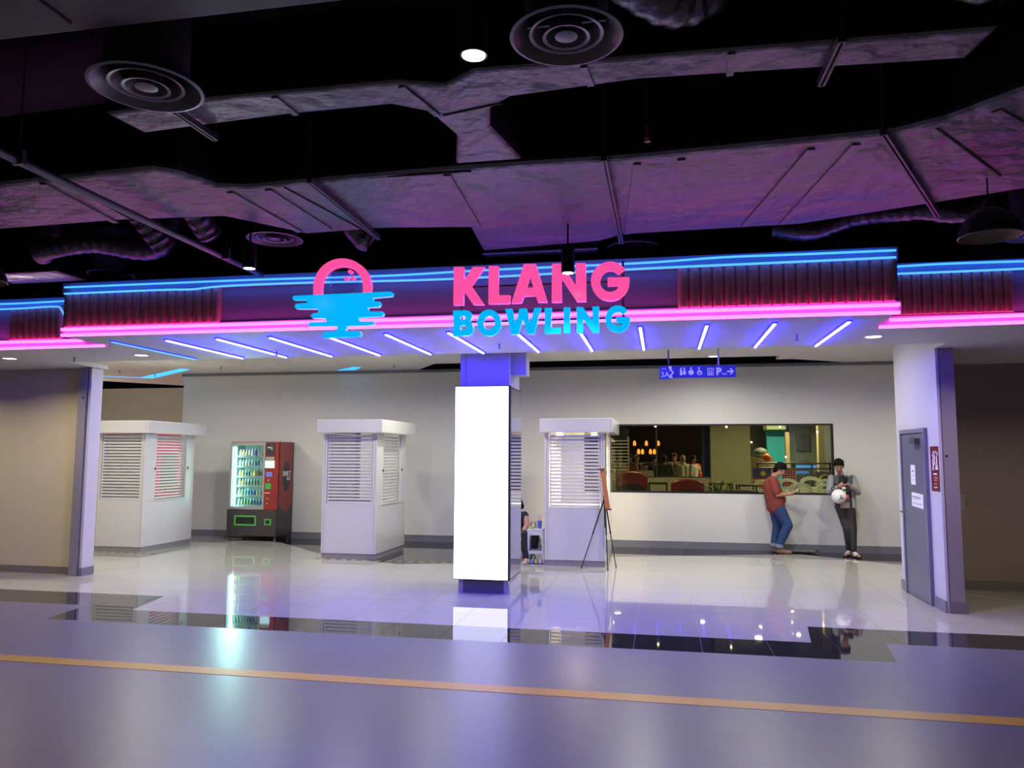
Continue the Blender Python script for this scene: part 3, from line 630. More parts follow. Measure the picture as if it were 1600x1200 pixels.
def sprinkler(x, y, z, label):
    t = thing('sprinkler', label, 'sprinkler', (x, y, z), 'small ceiling sprinklers')
    part('stem', MB().tube([(0, 0, 0), (0, 0, -.05)], .008, 8), M['steel'], t)
    part('deflector', MB().lathe([(0, -.06), (.022, -.06), (.022, -.056), (0, -.05)], 14), M['steel'], t)
    part('escutcheon', MB().lathe([(0, -.006), (.03, -.003), (.032, 0)], 16), M['white'], t)
for x, y, z, lb in [(-7.39, 8.54, 2.94, 'sprinkler in the soffit above the left beige wall'), (-4.5, 8.4, 2.94, 'sprinkler between the third and fourth light bars'), (-1.75, 8.26, 2.94, 'sprinkler in the soffit above the white lit pillar'), (1.36, 8.10, 2.94, 'sprinkler between the two rightmost light bars'),
                    (-10.96, 13.93, zc, 'sprinkler left of the cyan cove light'), (-10.7, 14.7, zc, 'sprinkler at the corner of the tall inner wall'), (-8.48, 13.63, zc, 'sprinkler in the inner ceiling above the vending machine'), (-4.99, 13.85, zc, 'sprinkler in the inner ceiling left of the pillar')]:
    sprinkler(x, y, z, lb)
t = thing('sprinkler', 'small red pendent sprinkler at the near edge of the wide duct', 'sprinkler', (-.06, 4.62, 3.72))
part('frame', MB().tube([(0, 0, 0), (0, 0, -.08)], .012, 8), plain('redpaint', (.4, .04, .02), .4), t); part('pipe', MB().tube([(0, 0, 0), (0, 0, .98)], .012, 8), M['steel'], t)
part('deflector', MB().lathe([(0, -.1), (.02, -.1), (.02, -.09), (0, -.08)], 12), M['steel'], t)
t = thing('cove_light', 'angled cyan light strip recessed in the inner ceiling at left', 'light strip', (-11.4, 15.4, zc))
part('strip', MB().prism([(-.05, -.12), (1.85, -1.5), (1.98, -1.38), (.05, .12)], -.012, 0), M['cove'], t)
part('thin_strip', MB().prism([(-.05, .1), (-3.2, -2.2), (-3.2, -2.24), (-.03, .06)], -.008, 0), M['cove'], t)
t = thing('cove_light', 'short cyan light strip end in the inner ceiling left of the pillar', 'light strip', (-6.3, 14.5, zc))
part('strip', MB().prism([(-.15, .1), (.38, -.35), (.5, -.3), (.2, .1)], -.012, 0), M['cove'], t)

# ================================================================ pillar and light box
t = struct('wall_pillar', MB().box(-2.51, -1.90, 9.52, 10.30, .0, 3.62), M['pole_paint'])
part('corner_strip', MB().box(-2.52, -2.46, 9.50, 9.56, 0, 3.6), M['pole_paint'], t)
part('corner_strip', MB().box(-1.94, -1.88, 9.50, 9.56, 0, 3.6), M['pole_paint'], t)
part('plinth', MB().box(-2.46, -1.94, 9.505, 9.53, 0, .15), M['skirt'], t)
part('plinth', MB().box(-1.93, -1.87, 9.53, 10.32, 0, .11), M['pole_paint'], t)
part('bracket_box', MB().box(-1.90, -1.70, 9.70, 9.95, 2.74, 3.1), M['pole_paint'], t)
t = thing('light_box', 'tall blank white light box wrapped around the pillar', 'light box', (-2.22, 9.45, .165))
part('frame', MB().box(-.36, .36, .012, .06, .0, 2.42).box(-.36, .355, .06, .80, 0, 2.41), M['blackmetal'], t)
part('lit_panel', MB().box(-.352, .338, .0, .012, .008, 2.41), M['panel'], t, bevel=.004)
part('glass_side', MB().box(.355, .36, .075, .79, .02, 2.39), M['mirror'], t)

# ================================================================ kiosks
def kiosk(x0, label, lit=False, backslats=False):
    t = thing('kiosk', label, 'kiosk', (x0, 12.1, 0), 'white roller shutter kiosks')
    w, dp = .95, 1.46
    part('plinth', MB().box(.01, w - .01, .01, dp - .01, 0, .085), M['plinth'], t)
    part('front_panel', MB().box(.05, w - .05, .0, .03, .085, .90), M['white'], t, bevel=.004)
    part('back_panel', MB().box(.05, w - .05, dp - .03, dp, .085, .90), M['white'], t)
    part('side_panel', MB().box(w - .03, w, .05, dp - .05, .085, .88), M['white'], t, bevel=.004)
    part('side_panel', MB().box(0, .03, .05, dp - .05, .085, 2.06), M['white'], t, bevel=.004)
    for x in (0, w - .07):
        for y in (0, dp - .06):
            p = part('corner_post', MB().box(x, x + .07, y - .005, y + .055, .085, 2.06), M['white'], t, bevel=.004)
            part('groove', MB().box(x + .034, x + .039, y - .0065, y - .004, .09, 2.05), M['plinth'], p)
    part('side_frame', MB().box(w - .04, w, .055, .30, .88, 2.06), M['white'], t, bevel=.003)
    part('side_frame', MB().box(w - .04, w, 1.20, dp - .06, .88, 2.06), M['white'], t, bevel=.003)
    part('sill', MB().box(w - .06, w + .012, .2, 1.3, .87, .895), M['white'], t)
    for y in (.27, 1.24):
        part('latch', MB().box(w, w + .012, y, y + .02, 1.42, 1.47), M['blackmetal'], t)
    me = MB().box(.08, w - .08, -.010, .010, 0, .033).mesh('slat', M['slat'])
    me2 = MB().box(-.01, .01, .30, 1.20, 0, .033).mesh('slat', M['slat'])
    for k in range(21):
        z = .905 + k * .0545
        place('slat', me, t, (0, .03, z)); place('slat', me2, t, (w - .07, 0, z))
        if backslats: place('slat', me, t, (0, dp - .03, z))
    for x in (.085, w - .10): part('slat_guide', MB().box(x, x + .015, .015, .03, .9, 2.06), M['slat'], t)
    part('window_rail', MB().box(.07, w - .07, -.002, .03, .885, .903), M['white'], t)
    rf = part('roof_band', MB().box(-.06, w + .14, -.15, dp + .15, 2.07, 2.29), M['white'], t, bevel=.012)
    part('joint', MB().box(w + .10, w + .104, -.1512, -.149, 2.08, 2.28), M['plinth'], rf)
    part('counter', MB().box(.05, w - .1, .1, dp - .1, .84, .87), M['white'], t)
    if lit:
        for x in (.18, .75):
            part('ceiling_bulb', MB().lathe([(0, 0), (.05, 0), (.055, .03), (0, .04)], 16), M['lampw'], t, (x, .45, 2.02))
        area('kiosk_light', (x0 + .47, 12.75, 1.98), 60, (1, .80, .52), .3, 170)
    return t
kiosk(-9.87, 'left kiosk, behind the left shutter column, with arcade glow showing through its slats', False, False)
kiosk(-5.57, 'middle kiosk, standing unlit between the vending machine and the pillar')
kiosk(-1.82, 'right kiosk, lit warm inside, beside the easel', True)

def tape(label, p0, p1, n):
    p0 = Vector(p0); p1 = Vector(p1); d = (p1 - p0) / n; nn = Vector((-d.y, d.x)).normalized() * .022
    t = thing('hazard_tape', label, 'hazard tape', (p0.x, p0.y, 0), 'yellow and black hazard tape on the tiles')
    for k in range(n):
        a = d * k; b = d * (k + 1)
        part('stripe', MB().prism([(a.x - nn.x, a.y - nn.y), (b.x - nn.x, b.y - nn.y), (b.x + nn.x, b.y + nn.y), (a.x + nn.x, a.y + nn.y)], 0, .0015),
             plain('tape_black', (.02, .02, .02), .5) if k % 2 else plain('tape_yellow', (.45, .36, .08), .5), t)
tape('hazard tape on the tiles in front of the left kiosk', (-9.95, 12.02), (-8.55, 11.98), 16)
tape('hazard tape on the tiles in front of the middle kiosk', (-5.72, 12.03), (-4.62, 12.0), 12)
tape('hazard tape running right from the middle kiosk towards the pillar', (-4.58, 12.0), (-3.1, 12.02), 16)
tape('hazard tape on the tiles between the pillar and the right kiosk', (-2.3, 11.96), (-1.86, 11.98), 6)
# ================================================================ vending machine
VX0, VX1, VY0, VY1 = -8.52, -7.47, 14.18, 14.80
t = thing('vending_machine', 'red and black vending machine with glowing cyan lit shelves against the back wall', 'vending machine', (VX0, VY0, 0))
w = VX1 - VX0; d = VY1 - VY0
part('back_panel', MB().box(0, w, d - .03, d, .10, 1.96), M['charcoal'], t)
part('top_panel', MB().box(0, w, 0.01, d - .03, 1.93, 1.96), M['red'], t)
part('side_panel', MB().box(0, .025, .01, d - .03, .1, 1.93), M['charcoal'], t)
sd = part('side_panel', MB().box(w - .025, w, .0, d - .03, .1, 1.93), M['red'], t)
part('side_lower', MB().prism([(0, 0)] * 0 or [(.0, .1), (d - .04, .1), (d - .04, .72), (d * .8, .62), (d * .55, .56), (d * .3, .60), (d * .1, .72), (.0, .86)], 0, .004), M['charcoal'], t, (w, .005, 0), (R(90), 0, R(90)))
part('side_badge', MB().prism([(.145 * math.cos(a * math.pi / 16), .30 * math.sin(a * math.pi / 16)) for a in range(32)], 0, .005), plain('badge', (.04, .035, .04), .5), t, (w, .33, 1.27), (R(90), 0, R(90)))
pmesh('lettering', text_mesh('SMRT', .135, .002, .004, 'CENTER'), M['print'], t, (w + .0065, .33, 1.28), (0, 0, R(90)))
pmesh('lettering', text_mesh('GO', .10, .002, .003, 'CENTER'), M['print'], t, (w + .0065, .41, 1.19), (0, 0, R(90)))
wx1 = .76
part('lower_front', MB().box(-.02, w, -.035, .02, .10, .61), M['charcoal'], t, bevel=.006)
part('lower_body', MB().box(.025, w - .025, .02, d - .03, .10, .60), M['charcoal'], t)
fr = MB().box(0, .04, -.02, .03, .62, 1.95).box(wx1 - .04, wx1, -.02, .03, .62, 1.95).box(0.04, wx1 - .04, -.02, .03, .62, .67).box(.04, wx1 - .04, -.02, .03, 1.89, 1.95)
part('window_frame', fr, plain('frame_grey', (.38, .38, .34), .3, metal=.4), t)
part('cabinet_liner', MB().box(.03, wx1 + .02, d - .12, d - .09, .62, 1.93).box(.026, .032, .03, d - .1, .62, 1.93).box(wx1 + .02, wx1 + .03, .03, d - .1, .62, 1.93), M['fridge'], t)
part('light_tube', MB().tube([(.075, .06, .68), (.075, .06, 1.86)], .022, 10), M['tube_light'], t)
part('window_glass', MB().box(.04, wx1 - .04, -.004, .0, .67, 1.89), M['glass'], t)
part('control_panel', MB().box(wx1, w, -.02, .03, .62, 1.95), M['red'], t)
part('header', MB().box(wx1 + .015, wx1 + .22, -.026, -.02, 1.68, 1.94), M['charcoal'], t)
pmesh('lettering', text_mesh('SMRT', .045, .001, .001), M['print'], t, (wx1 + .05, -.0275, 1.83))
pmesh('lettering', text_mesh('GO', .03, .001, .001), M['print'], t, (wx1 + .12, -.0275, 1.80))
part('card_reader', MB().box(wx1 + .02, wx1 + .20, -.03, -.02, 1.60, 1.66), plain('reader', (.35, .33, .2), .4), t)
part('screen', MB().box(wx1 + .01, wx1 + .21, -.03, -.02, 1.44, 1.585), M['screen'], t)
for i in range(3):
    for j in range(3):
        part('key', MB().box(wx1 + .04 + i * .043, wx1 + .075 + i * .043, -.03, -.02, 1.27 + j * .032, 1.295 + j * .032), M['keypad'], t)
part('coin_slot', MB().box(wx1 + .08, wx1 + .11, -.028, -.02, 1.18, 1.22), M['print_grey'], t)
part('green_reader', MB().box(wx1 + .03, wx1 + .15, -.03, -.02, 1.02, 1.14), M['green'], t, bevel=.006)
part('note_slot', MB().box(wx1 + .02, wx1 + .13, -.028, -.02, .94, .955), M['print'], t)
for z in (.84, .74): part('button', MB().lathe([(0, 0), (.022, 0), (.022, .01), (0, .012)], 16), plain('button', (.2, .25, .12), .4), t, (wx1 + .08, -.02, z), (R(90), 0, 0))
dr = MB().box(.15, .62, -.045, -.035, .47, .50).box(.15, .62, -.045, -.035, .30, .33).box(.15, .18, -.045, -.035, .33, .47).box(.59, .62, -.045, -.035, .33, .47)
part('delivery_frame', dr, M['green'], t); part('delivery_flap', MB().box(.18, .59, -.04, -.035, .33, .47), M['blackmetal'], t)
part('coin_return', MB().box(.80, .945, -.045, -.035, .32, .44), M['green'], t); part('coin_cup', MB().box(.83, .915, -.049, -.045, .345, .415), M['blackmetal'], t)
for x in (.03, w - .05):
    for y in (.02, d - .08): part('foot', MB().tube([(x, y, 0), (x, y, .1)], [.03, .018], 10), M['steel'], t)
part('foot_bar', MB().box(-.15, .32, -.05, -.02, .03, .05), M['steel'], t)
SH = [.70, .895, 1.09, 1.275, 1.48, 1.68]
for z in SH: part('shelf', MB().box(.13, wx1 - .01, .06, d - .12, z - .035, z - .005).box(.13, wx1 - .01, .05, .06, z - .04, z + .005), plain('shelf', (.5, .62, .6), .3), t)
ll = bpy.data.lights.new('cabinet_light', 'AREA'); ll.shape = 'RECTANGLE'; ll.size = .03; ll.size_y = 1.15; ll.energy = 75; ll.color = (.55, 1, .95)
lo_ = bpy.data.objects.new('cabinet_light', ll); lo_.matrix_world = Matrix.Translation((VX0 + .10, VY0 + .06, 1.28)) @ Matrix.Rotation(R(-125), 4, 'Z') @ Matrix.Rotation(R(90), 4, 'X'); COL.objects.link(lo_)
cols = [['#c9cf8a', '#d7d38c', '#b7c06a', '#cfd7cf', '#dfe8e8', '#2c6bd0', '#e6e4dc', '#e0b090'], ['#7fb89e', '#8fc0a0', '#e3e2d0', '#9cbfae', '#9cc0b0', '#3a5f90', '#33507c', '#dfe6e4'],
        ['#a8a070', '#d7c13c', '#3a8ca8', '#2b5f74', '#c7c95a', '#d0cb6a', '#c05a4a', '#2a5a7a'], ['#c9b070', '#d0b24a', '#6a6a6a', '#6f7480', '#6b8f60', '#6fa080', '#3c8a90', '#c0c060'],
        ['#b07a6c', '#6fb870', '#5aa0b0', '#3aa0b8', '#2c6fc0', '#2a5fb0', '#c9c880', '#c08a9a'], ['#3a7c6c', '#50803a', '#3f9a30', '#4fa045', '#3a6a70', '#3a78a0', '#2f6fb0', '#305fc0']]
hn = ['top', 'second', 'third', 'fourth', 'fifth', 'bottom']
for s, z in enumerate(SH[::-1]):
    for k in range(9):
        c = cols[s][min(k, 7)]; big = (s == 0 and k in (4, 5)) or (s == 2 and k in (5, 6))
        r = .026 if not big else .034; h = .105 + (.02 if big else 0)
        hexname = 'drink_' + c[1:]
        b = thing('drink_bottle', ('%s from the left on the %s lit shelf of the vending machine' % (['small drink bottle, leftmost', 'small drink bottle, second', 'small drink bottle, third', 'small drink bottle, fourth', 'drink bottle, fifth', 'drink bottle, sixth', 'small drink bottle, seventh', 'small drink bottle, eighth', 'small drink bottle, ninth'][k], hn[s])).replace('leftmost from the left', 'leftmost'), 'bottle', (VX0 + .165 + k * .065, VY0 + .10, z - .005), 'drinks on the %s vending shelf' % hn[s])
        part('body', MB().lathe([(0, 0), (r, 0), (r, h * .7), (r * .45, h * .95), (r * .42, h * 1.08), (0, h * 1.08)], 12), plain(hexname, c, .35), b)
        part('cap', MB().lathe([(r * .48, 0), (r * .48, .014), (0, .014)], 10), M['whiteplastic'], b, (0, 0, h * 1.07))

# ================================================================ service door
t = struct('door_1', MB().box(3.035, 3.06, 9.83, 10.68, .01, 1.99), M['door'])
part('door_frame', MB().box(3.02, 3.06, 9.78, 9.83, 0, 2.05).box(3.02, 3.06, 10.68, 10.73, 0, 2.05).box(3.02, 3.06, 9.83, 10.68, 2.0, 2.05), plain('doorframe', (.17, .17, .21), .4), t)
part('door_closer', MB().box(2.975, 3.035, 9.98, 10.2, 1.87, 1.93).box(3.0, 3.01, 10.1, 10.35, 1.94, 1.95), M['steel'], t)
hd = part('door_handle', MB().tube([(3.035, 10.60, 1.02), (2.97, 10.60, 1.02), (2.965, 10.60, 1.02)], .012, 10), M['chrome'], t)
part('handle_lever', MB().tube([(2.972, 10.61, 1.02), (2.972, 10.49, 1.02)], .011, 10), M['chrome'], hd)
for z in (.3, 1.1, 1.75): part('hinge', MB().box(3.02, 3.037, 9.82, 9.835, z, z + .16), M['blackmetal'], t)
def wallpaper(name, label, cat, y0, y1, z0, z1, m, rot=0, x=3.034):
    p = thing(name, label, cat, (x, (y0 + y1) / 2, (z0 + z1) / 2)); p.rotation_euler = (rot, 0, 0)
    w2, h2 = (y1 - y0) / 2, (z1 - z0) / 2
    part('sheet', MB().box(-.002, 0, -w2, w2, -h2, h2), m, p); return p
p = wallpaper('notice', 'upper upright white paper notice taped on the grey door', 'notice', 10.19, 10.36, 1.37, 1.61, M['paper'])
for z, hw, th in ((.045, .04, .012), (-.01, .045, .006), (-.06, .035, .003)): part('print_line', MB().box(-.003, -.002, -hw, hw, z - th, z + th), M['print_grey'], p)
p = wallpaper('notice', 'lower wide white paper notice taped crookedly on the grey door', 'notice', 9.94, 10.36, 1.10, 1.27, M['paper'], R(2))
for z, a, b, th in ((.035, -.12, .18, .010), (.01, -.02, .16, .004), (-.04, -.16, .17, .005)): part('print_line', MB().box(-.003, -.002, a, b, z - th, z + th), M['print_grey'], p)
p = wallpaper('poster', 'dark red poster with white figures on the wall beside the grey door', 'poster', 9.43, 9.70, 1.32, 1.83, M['poster'], 0, 3.059)
def fig(a, z, s, lean):
    g = MB().tube([(0, a, z + .13 * s), (0, a - .01 * lean, z + .06 * s)], .016 * s, 6).tube([(0, a, z + .12 * s), (0, a - .05 * lean * s, z + .17 * s)], .007, 6).tube([(0, a - .01 * lean, z + .06 * s), (0, a + .03 * s, z)], .009, 6).tube([(0, a - .01 * lean, z + .06 * s), (0, a - .03 * s, z)], .009, 6).ball((0, a + .005, z + .17 * s), .016 * s, 8, 6)
    part('printed_figure', g, M['print'], p, (-.002, 0, 0)).scale = (.12, 1, 1)
fig(.06, -.02, 1.0, 1); fig(0, .04, .9, -1); fig(-.06, -.01, 1.15, 1)
part('printed_block', MB().box(-.003, -.002, -.08, -.02, -.01, .03), M['print'], p)
for z, hw, th, k in ((-.06, .06, .009, 0), (-.10, .04, .008, 1), (-.13, .04, .008, 1), (-.17, .05, .007, 1), (-.21, .06, .005, 0)):
    part('print_line', MB().box(-.003, -.002, -hw, hw, z - th, z + th), plain('poster_pink', (.45, .2, .25), .5) if k else M['print'], p)
part('printed_flame', MB().box(-.003, -.002, -.075, -.055, -.13, -.09), plain('poster_orange', (.7, .25, .05), .5), p)

# ================================================================ hanging direction sign
t = thing('direction_sign', 'blue hanging sign reading 3A with toilet and parking symbols and an arrow', 'sign', (.0, 9.66, 2.67))
part('board', MB().box(.13, .90, .0, .03, 0, .145), M['signblue'], t)
part('level_tab', MB().box(-.01, .13, .0, .03, -.01, .145), M['signblue2'], t)
wv = [(.098, 0), (.15, 0), (.135, .03), (.165, .065), (.135, .105), (.135, .145), (.10, .145), (.11, .10), (.145, .065), (.11, .03)]
pmesh('wave', flat([wv], .003), M['signwhite'], t, (0, -.002, 0))
pmesh('lettering', text_mesh('3A', .095, .002, .001), M['signwhite'], t, (.0, -.001, .012))
pmesh('lettering', text_mesh('LEVEL', .026, .002, .0), M['signwhite'], t, (.01, -.001, .105))
pmesh('lettering', text_mesh('P', .12, .002, .006), M['signwhite'], t, (.67, -.001, .032))
def icon(mb, x, z=.03): part('symbol', mb, M['signwhite'], t, (x, -.003, z)).scale = (1, .15, 1)
icon(MB().ball((0, 0, .085), .011).box(-.014, .014, -.01, .01, .0, .07), .25); icon(MB().ball((0, 0, .085), .011).box(-.011, .011, -.01, .01, .035, .07).box(-.019, .019, -.01, .01, .01, .04), .29)
icon(MB().ball((0, 0, .085), .013).ball((0, 0, .035), .033, 14, 8, (1, .4, 1)), .37)
ring = [(.03 * math.cos(a * .314), .03 * math.sin(a * .314) + .03) for a in range(20)]; rin = [(.02 * math.cos(a * .314), .02 * math.sin(a * .314) + .03) for a in range(20)]
pmesh('symbol', flat([ring, rin], .003), M['signwhite'], t, (.47, -.002, .03)); icon(MB().ball((0, 0, .088), .011).box(-.006, .006, -.01, .01, .03, .075).box(.0, .035, -.01, .01, .028, .038).box(.028, .038, -.01, .01, .01, .035), .465)
sq = [(0, 0), (.075, 0), (.075, .09), (0, .09)]; sqi = [(.006, .006), (.069, .006), (.069, .084), (.006, .084)]
pmesh('symbol', flat([sq, sqi], .003), M['signwhite'], t, (.565, -.002, .025)); icon(MB().box(-.02, -.006, -.01, .01, 0, .035).box(.006, .02, -.01, .01, 0, .035).ball((-.013, 0, .045), .008).ball((.013, 0, .045), .008).box(-.022, -.006, -.01, .01, .062, .07).box(.006, .022, -.01, .01, .062, .07), .602)
arrow = [(0, .03), (.05, .03), (.03, .0), (.045, .0), (.08, .04), (.045, .08), (.03, .08), (.05, .05), (0, .05)]
pmesh('arrow', flat([arrow], .003), M['signwhite'], t, (.80, -.002, .03))
part('small_mark', MB().box(.745, .80, -.002, 0, .03, .034).box(.74, .76, -.002, 0, .038, .05).box(.775, .79, -.002, 0, .038, .05), M['signwhite'], t)
for x in (.10, .70): part('hanger', MB().box(x - .01, x + .01, .008, .022, .145, .76), M['whiteplastic'] if x > .5 else M['steel'], t)

# ================================================================ window in the back wall
t = struct('window_1', MB().box(WX0, WX1, 14.845, 14.90, WZ0 - .02, WZ0 + .012).box(WX0, WX1, 14.845, 14.90, WZ1 - .02, WZ1 + .012).box(WX0 - .01, WX0 + .02, 14.845, 14.90, WZ0, WZ1).box(WX1 - .025, WX1 + .01, 14.845, 14.90, WZ0, WZ1), M['blackmetal'])
part('pane', MB().box(WX0, WX1, 14.868, 14.876, WZ0, WZ1), M['winglass'], t)

# ---------------------------------------------------------------- dining room beyond
FZ = .40
olive = mat('dining_wall', (.40, .37, .27), .6)
struct('floor', MB().box(-9.9, 12, 15.02, 40, FZ - .1, FZ), mat('dining_floor', (.16, .14, .11), .4))
struct('ceiling', MB().box(-9.9, 12, 15.05, 40, 3.41, 3.5), mat('dining_ceiling', (.02, .02, .022), .8))
struct('wall_hall_back', MB().box(-9.9, 12, 32, 32.2, FZ, 3.45), mat('hall_back', (.07, .055, .045), .8))
struct('wall_hall_left', MB().box(-9.9, -9.7, 15.05, 32, FZ, 3.45), M['black'])
struct('wall_hall_right', MB().box(8, 8.2, 15.05, 32, FZ, 3.45), mat('hall_right', (.08, .1, .11), .7))
xc0, xc1 = at(1110, 700, 19).x, at(1172, 700, 19).x
xw = at(955, 700, 19).x
struct('wall_dining', MB().box(-9.7, xc0, 19, 19.15, FZ, at(1000, 746, 19).z).box(-9.7, xw - 2, 19, 19.15, FZ, 3.4), olive)
struct('wall_dining_column', MB().box(xc0, xc1, 18.95, 19.6, FZ, 3.41), olive)
struct('window_2', MB().box(xw - 2, xc0, 19.03, 19.07, at(1000, 746, 19).z, at(1000, 746, 19).z + .03).box(at(1026, 700, 19).x - .02, at(1026, 700, 19).x + .02, 19.03, 19.07, 1.2, 2.8).box(xw, at(1026, 700, 19).x, 19.03, 19.07, at(990, 723, 19).z - .015, at(990, 723, 19).z + .015), M['steel'])
struct('wall_blue_jamb', MB().box(at(1098, 700, 19).x, xc0, 19.2, 19.6, at(1000, 746, 19).z, 3.4), mat('blue_jamb', (.02, .03, .12), .6))
def slabx(name, px0, px1, Y, z0, z1, m, dp=.25): return struct(name, MB().box(at(px0, 700, Y).x, at(px1, 700, Y).x, Y, Y + dp, z0, z1), m)
slabx('wall_dark_panel', 1170, 1200, 25, FZ, 3.41, mat('dark_panel', (.035, .033, .028), .7))
slabx('wall_teal_column', 1199, 1227, 24, FZ, at(1210, 672, 24).z, mat('teal_paint', (.015, .36, .50), .5))
slabx('wall_teal_head', 1199, 1229, 23.6, at(1210, 671, 23.6).z, 3.41, mat('pale_green', (.45, .6, .42), .6), .8)
slabx('wall_cream_post', 1228, 1234, 23, FZ, at(1230, 675, 23).z, mat('cream_post', (.24, .2, .12), .6))
slabx('wall_green_panel', 1235, 1281, 24.5, FZ, 3.41, mat('greygreen', (.13, .19, .16), .6))
slabx('wall_cream_pillar', 1279, 1289, 22, FZ, 3.41, mat('cream_pillar', (.30, .28, .17), .6))
slabx('wall_bluegrey', 1288, 1345, 22.6, FZ, 3.41, mat('bluegrey', (.14, .18, .22), .6))
slabx('trim_8', 1244, 1266, 24.4, 1.9, 2.4, mat('panel_recess', (.05, .07, .1), .4), .1)
slabx('trim_9', 1247, 1265, 24.35, .9, 1.6, mat('panel_recess2', (.06, .10, .14), .4), .1)
area('hall_light', (3.3, 21, 3.3), 10, (1, .95, .75), .2)
area('hall_light', (4.6, 21, 3.3), 10, (1, .95, .75), .2)
# railing
t = thing('railing', 'dark metal railing seen through the window behind the white chairs', 'railing', (at(1182, 700, 21).x, 21, FZ))
xl = at(1302, 700, 21).x - at(1182, 700, 21).x + .6
for py in (724, 732): part('rail', MB().tube([(0, 0, at(1240, py, 21).z - FZ), (xl, 0, at(1240, py, 21).z - FZ)], .022, 8), M['blackmetal'], t)
for k in range(6): part('post', MB().box(xl * k / 5.6, xl * k / 5.6 + .035, -.02, .02, 0, at(1240, 724, 21).z - FZ), M['blackmetal'], t)
# hanging pendant bulbs of the bowling hall and dining room
for px, py, Y, lb in [(1024, 666, 17.5, 'tiny bright spot lamp above the middle mullion seen through the window'), (1135, 667, 17.5, 'tiny spot lamp in front of the olive column'), (1174, 691, 22, 'small warm bulb at the right edge of the olive column'),
                      (1228, 714, 22.5, 'small warm bulb in front of the teal column foot'), (1219, 667, 22, 'small spot above the teal column'), (1277, 675, 20, 'small spot lamp near the right end of the window')]:
    q = at(px, py, Y)
    t = thing('spot_lamp', lb, 'lamp', q, 'lamps seen through the window')
    part('bulb', MB().ball((0, 0, 0), .022), M['lamp'], t); part('cord', MB().tube([(0, 0, .03), (0, 0, 3.41 - q.z)], .005, 6), M['blackmetal'], t)
for n_, (x, y) in enumerate(sorted([(-1.46, 25.57), (1.21, 24.89), (1.28, 23.43), (1.24, 22.19), (2.80, 27.79), (2.77, 24.5), (2.60, 23.08), (3.79, 25.44), (3.73, 23.71), (-1.6, 24.2), (-4.04, 27.97), (4.2, 27.2)])):
    t = thing('hall_lamp', '%s square bowling hall ceiling lamp%s, mirrored in the glossy floor' % ((['leftmost'] + 'second third fourth fifth sixth seventh eighth ninth tenth eleventh'.split() + ['rightmost'])[n_], '' if n_ in (0, 11) else ' counting from the left'), 'lamp', (x, y, 3.36), 'square bowling hall ceiling lamps')
    part('housing', MB().box(-.13, .13, -.13, .13, 0, .05), M['blackmetal'], t); part('lens', MB().box(-.10, .10, -.10, .10, -.006, 0), M['hall_lens'], t)
tr = thing('ceiling_truss', 'dark crossed truss under the bowling hall ceiling', 'truss', (1, 24, 3.3))
for k in range(5):
    part('brace', MB().tube([(-2.5 + k * 1.6, -1.5, 0), (-.9 + k * 1.6, 3, 0)], .04, 6), plain('trussgrey', (.10, .10, .09), .5), tr); part('brace', MB().tube([(-.9 + k * 1.6, -1.5, 0), (-2.5 + k * 1.6, 3, 0)], .04, 6), M['trussgrey'], tr)
# glowing bottles shelf at the bar
bx = at(1010, 701, 30)
t = thing('bar_shelf', 'amber glowing bar shelf far behind the crowd', 'shelf', (bx.x, 30, bx.z - .25))
for z in (0, .32): part('board', MB().box(-.55, .6, -.05, .3, z, z + .04), M['blackmetal'], t)
for x in (-.55, .56): part('upright', MB().box(x, x + .04, .1, .14, -(t.location.z - FZ), .36), M['blackmetal'], t)
for k in range(7):
    part('amber_lamp', MB().lathe([(0, 0), (.05, 0), (.06, .12), (.02, .2), (0, .2)], 10), plain('amber', (.8, .3, .05), .4, emit=(1, .35, .06), estr=.9 if k % 2 else 2), t, (-.45 + k * .15, .08, .04 + (.32 if k % 3 == 0 else 0)))
t = thing('display_screen', 'small blue illuminated display under the far green panel', 'display', at(1256, 730, 23))
part('screen', MB().box(-.2, .35, 0, .05, -.04, .05), plain('bluescreen', (.02, .15, .8), .4, emit=(.02, .2, .9), estr=.8), t); part('screen', MB().box(-.2, .12, 0, .05, -.2, -.12), M['bluescreen'], t)
part('stand', MB().box(.04, .08, .02, .05, -(at(1256, 730, 23).z - FZ), -.2), M['blackmetal'], t)
# added slats imitating the kiosk's reflection at the window's left end
t = thing('kiosk_slat_reflection', 'pale slats imitating the kiosk reflection at the left end of the window', 'screen', (at(953, 700, 18).x, 18.2, FZ))
for k in range(13): part('slat', MB().box(0, .42, 0, .03, .75 + k * .075, .775 + k * .075), plain('paleslat', (.32, .29, .24), .5), t)
for x in (0, .40): part('stile', MB().box(x, x + .03, .03, .05, 0, 1.75), M['paleslat'], t)
# red booth seats
def booth(px0, px1, top, label):
    Y = 17.2; x0, x1 = at(px0, 750, Y).x, at(px1, 750, Y).x; w = x1 - x0; h = at(px0, top, Y).z - FZ
    t = thing('booth_seat', label, 'booth seat', ((x0 + x1) / 2, Y, FZ), 'red booth seats behind the window')
    n = 12; pr = [(-w / 2, .0), (-w / 2, h * .85)] + [(-w / 2 * math.cos(math.pi * k / n), h * .85 + h * .15 * math.sin(math.pi * k / n)) for k in range(1, n)] + [(w / 2, h * .85), (w / 2, 0)]
    me = flat([pr], .14, .03); pmesh('backrest', me, M['redvinyl'], t)
    part('seat', MB().box(-w / 2, w / 2, .07, .6, .0, .42), M['redvinyl'], t, bevel=.02)
    pr2 = [(x * .86, z * .72) for x, z in pr]; pmesh('back_panel', flat([pr2], .02), plain('navy_panel', (.015, .02, .045), .3), t, (0, -.115, 0))
booth(963, 1012, 736, 'left red booth seat seen through the window beside the kiosk')
booth(1048, 1100, 748, 'right red booth seat seen through the window, lower than the left one')
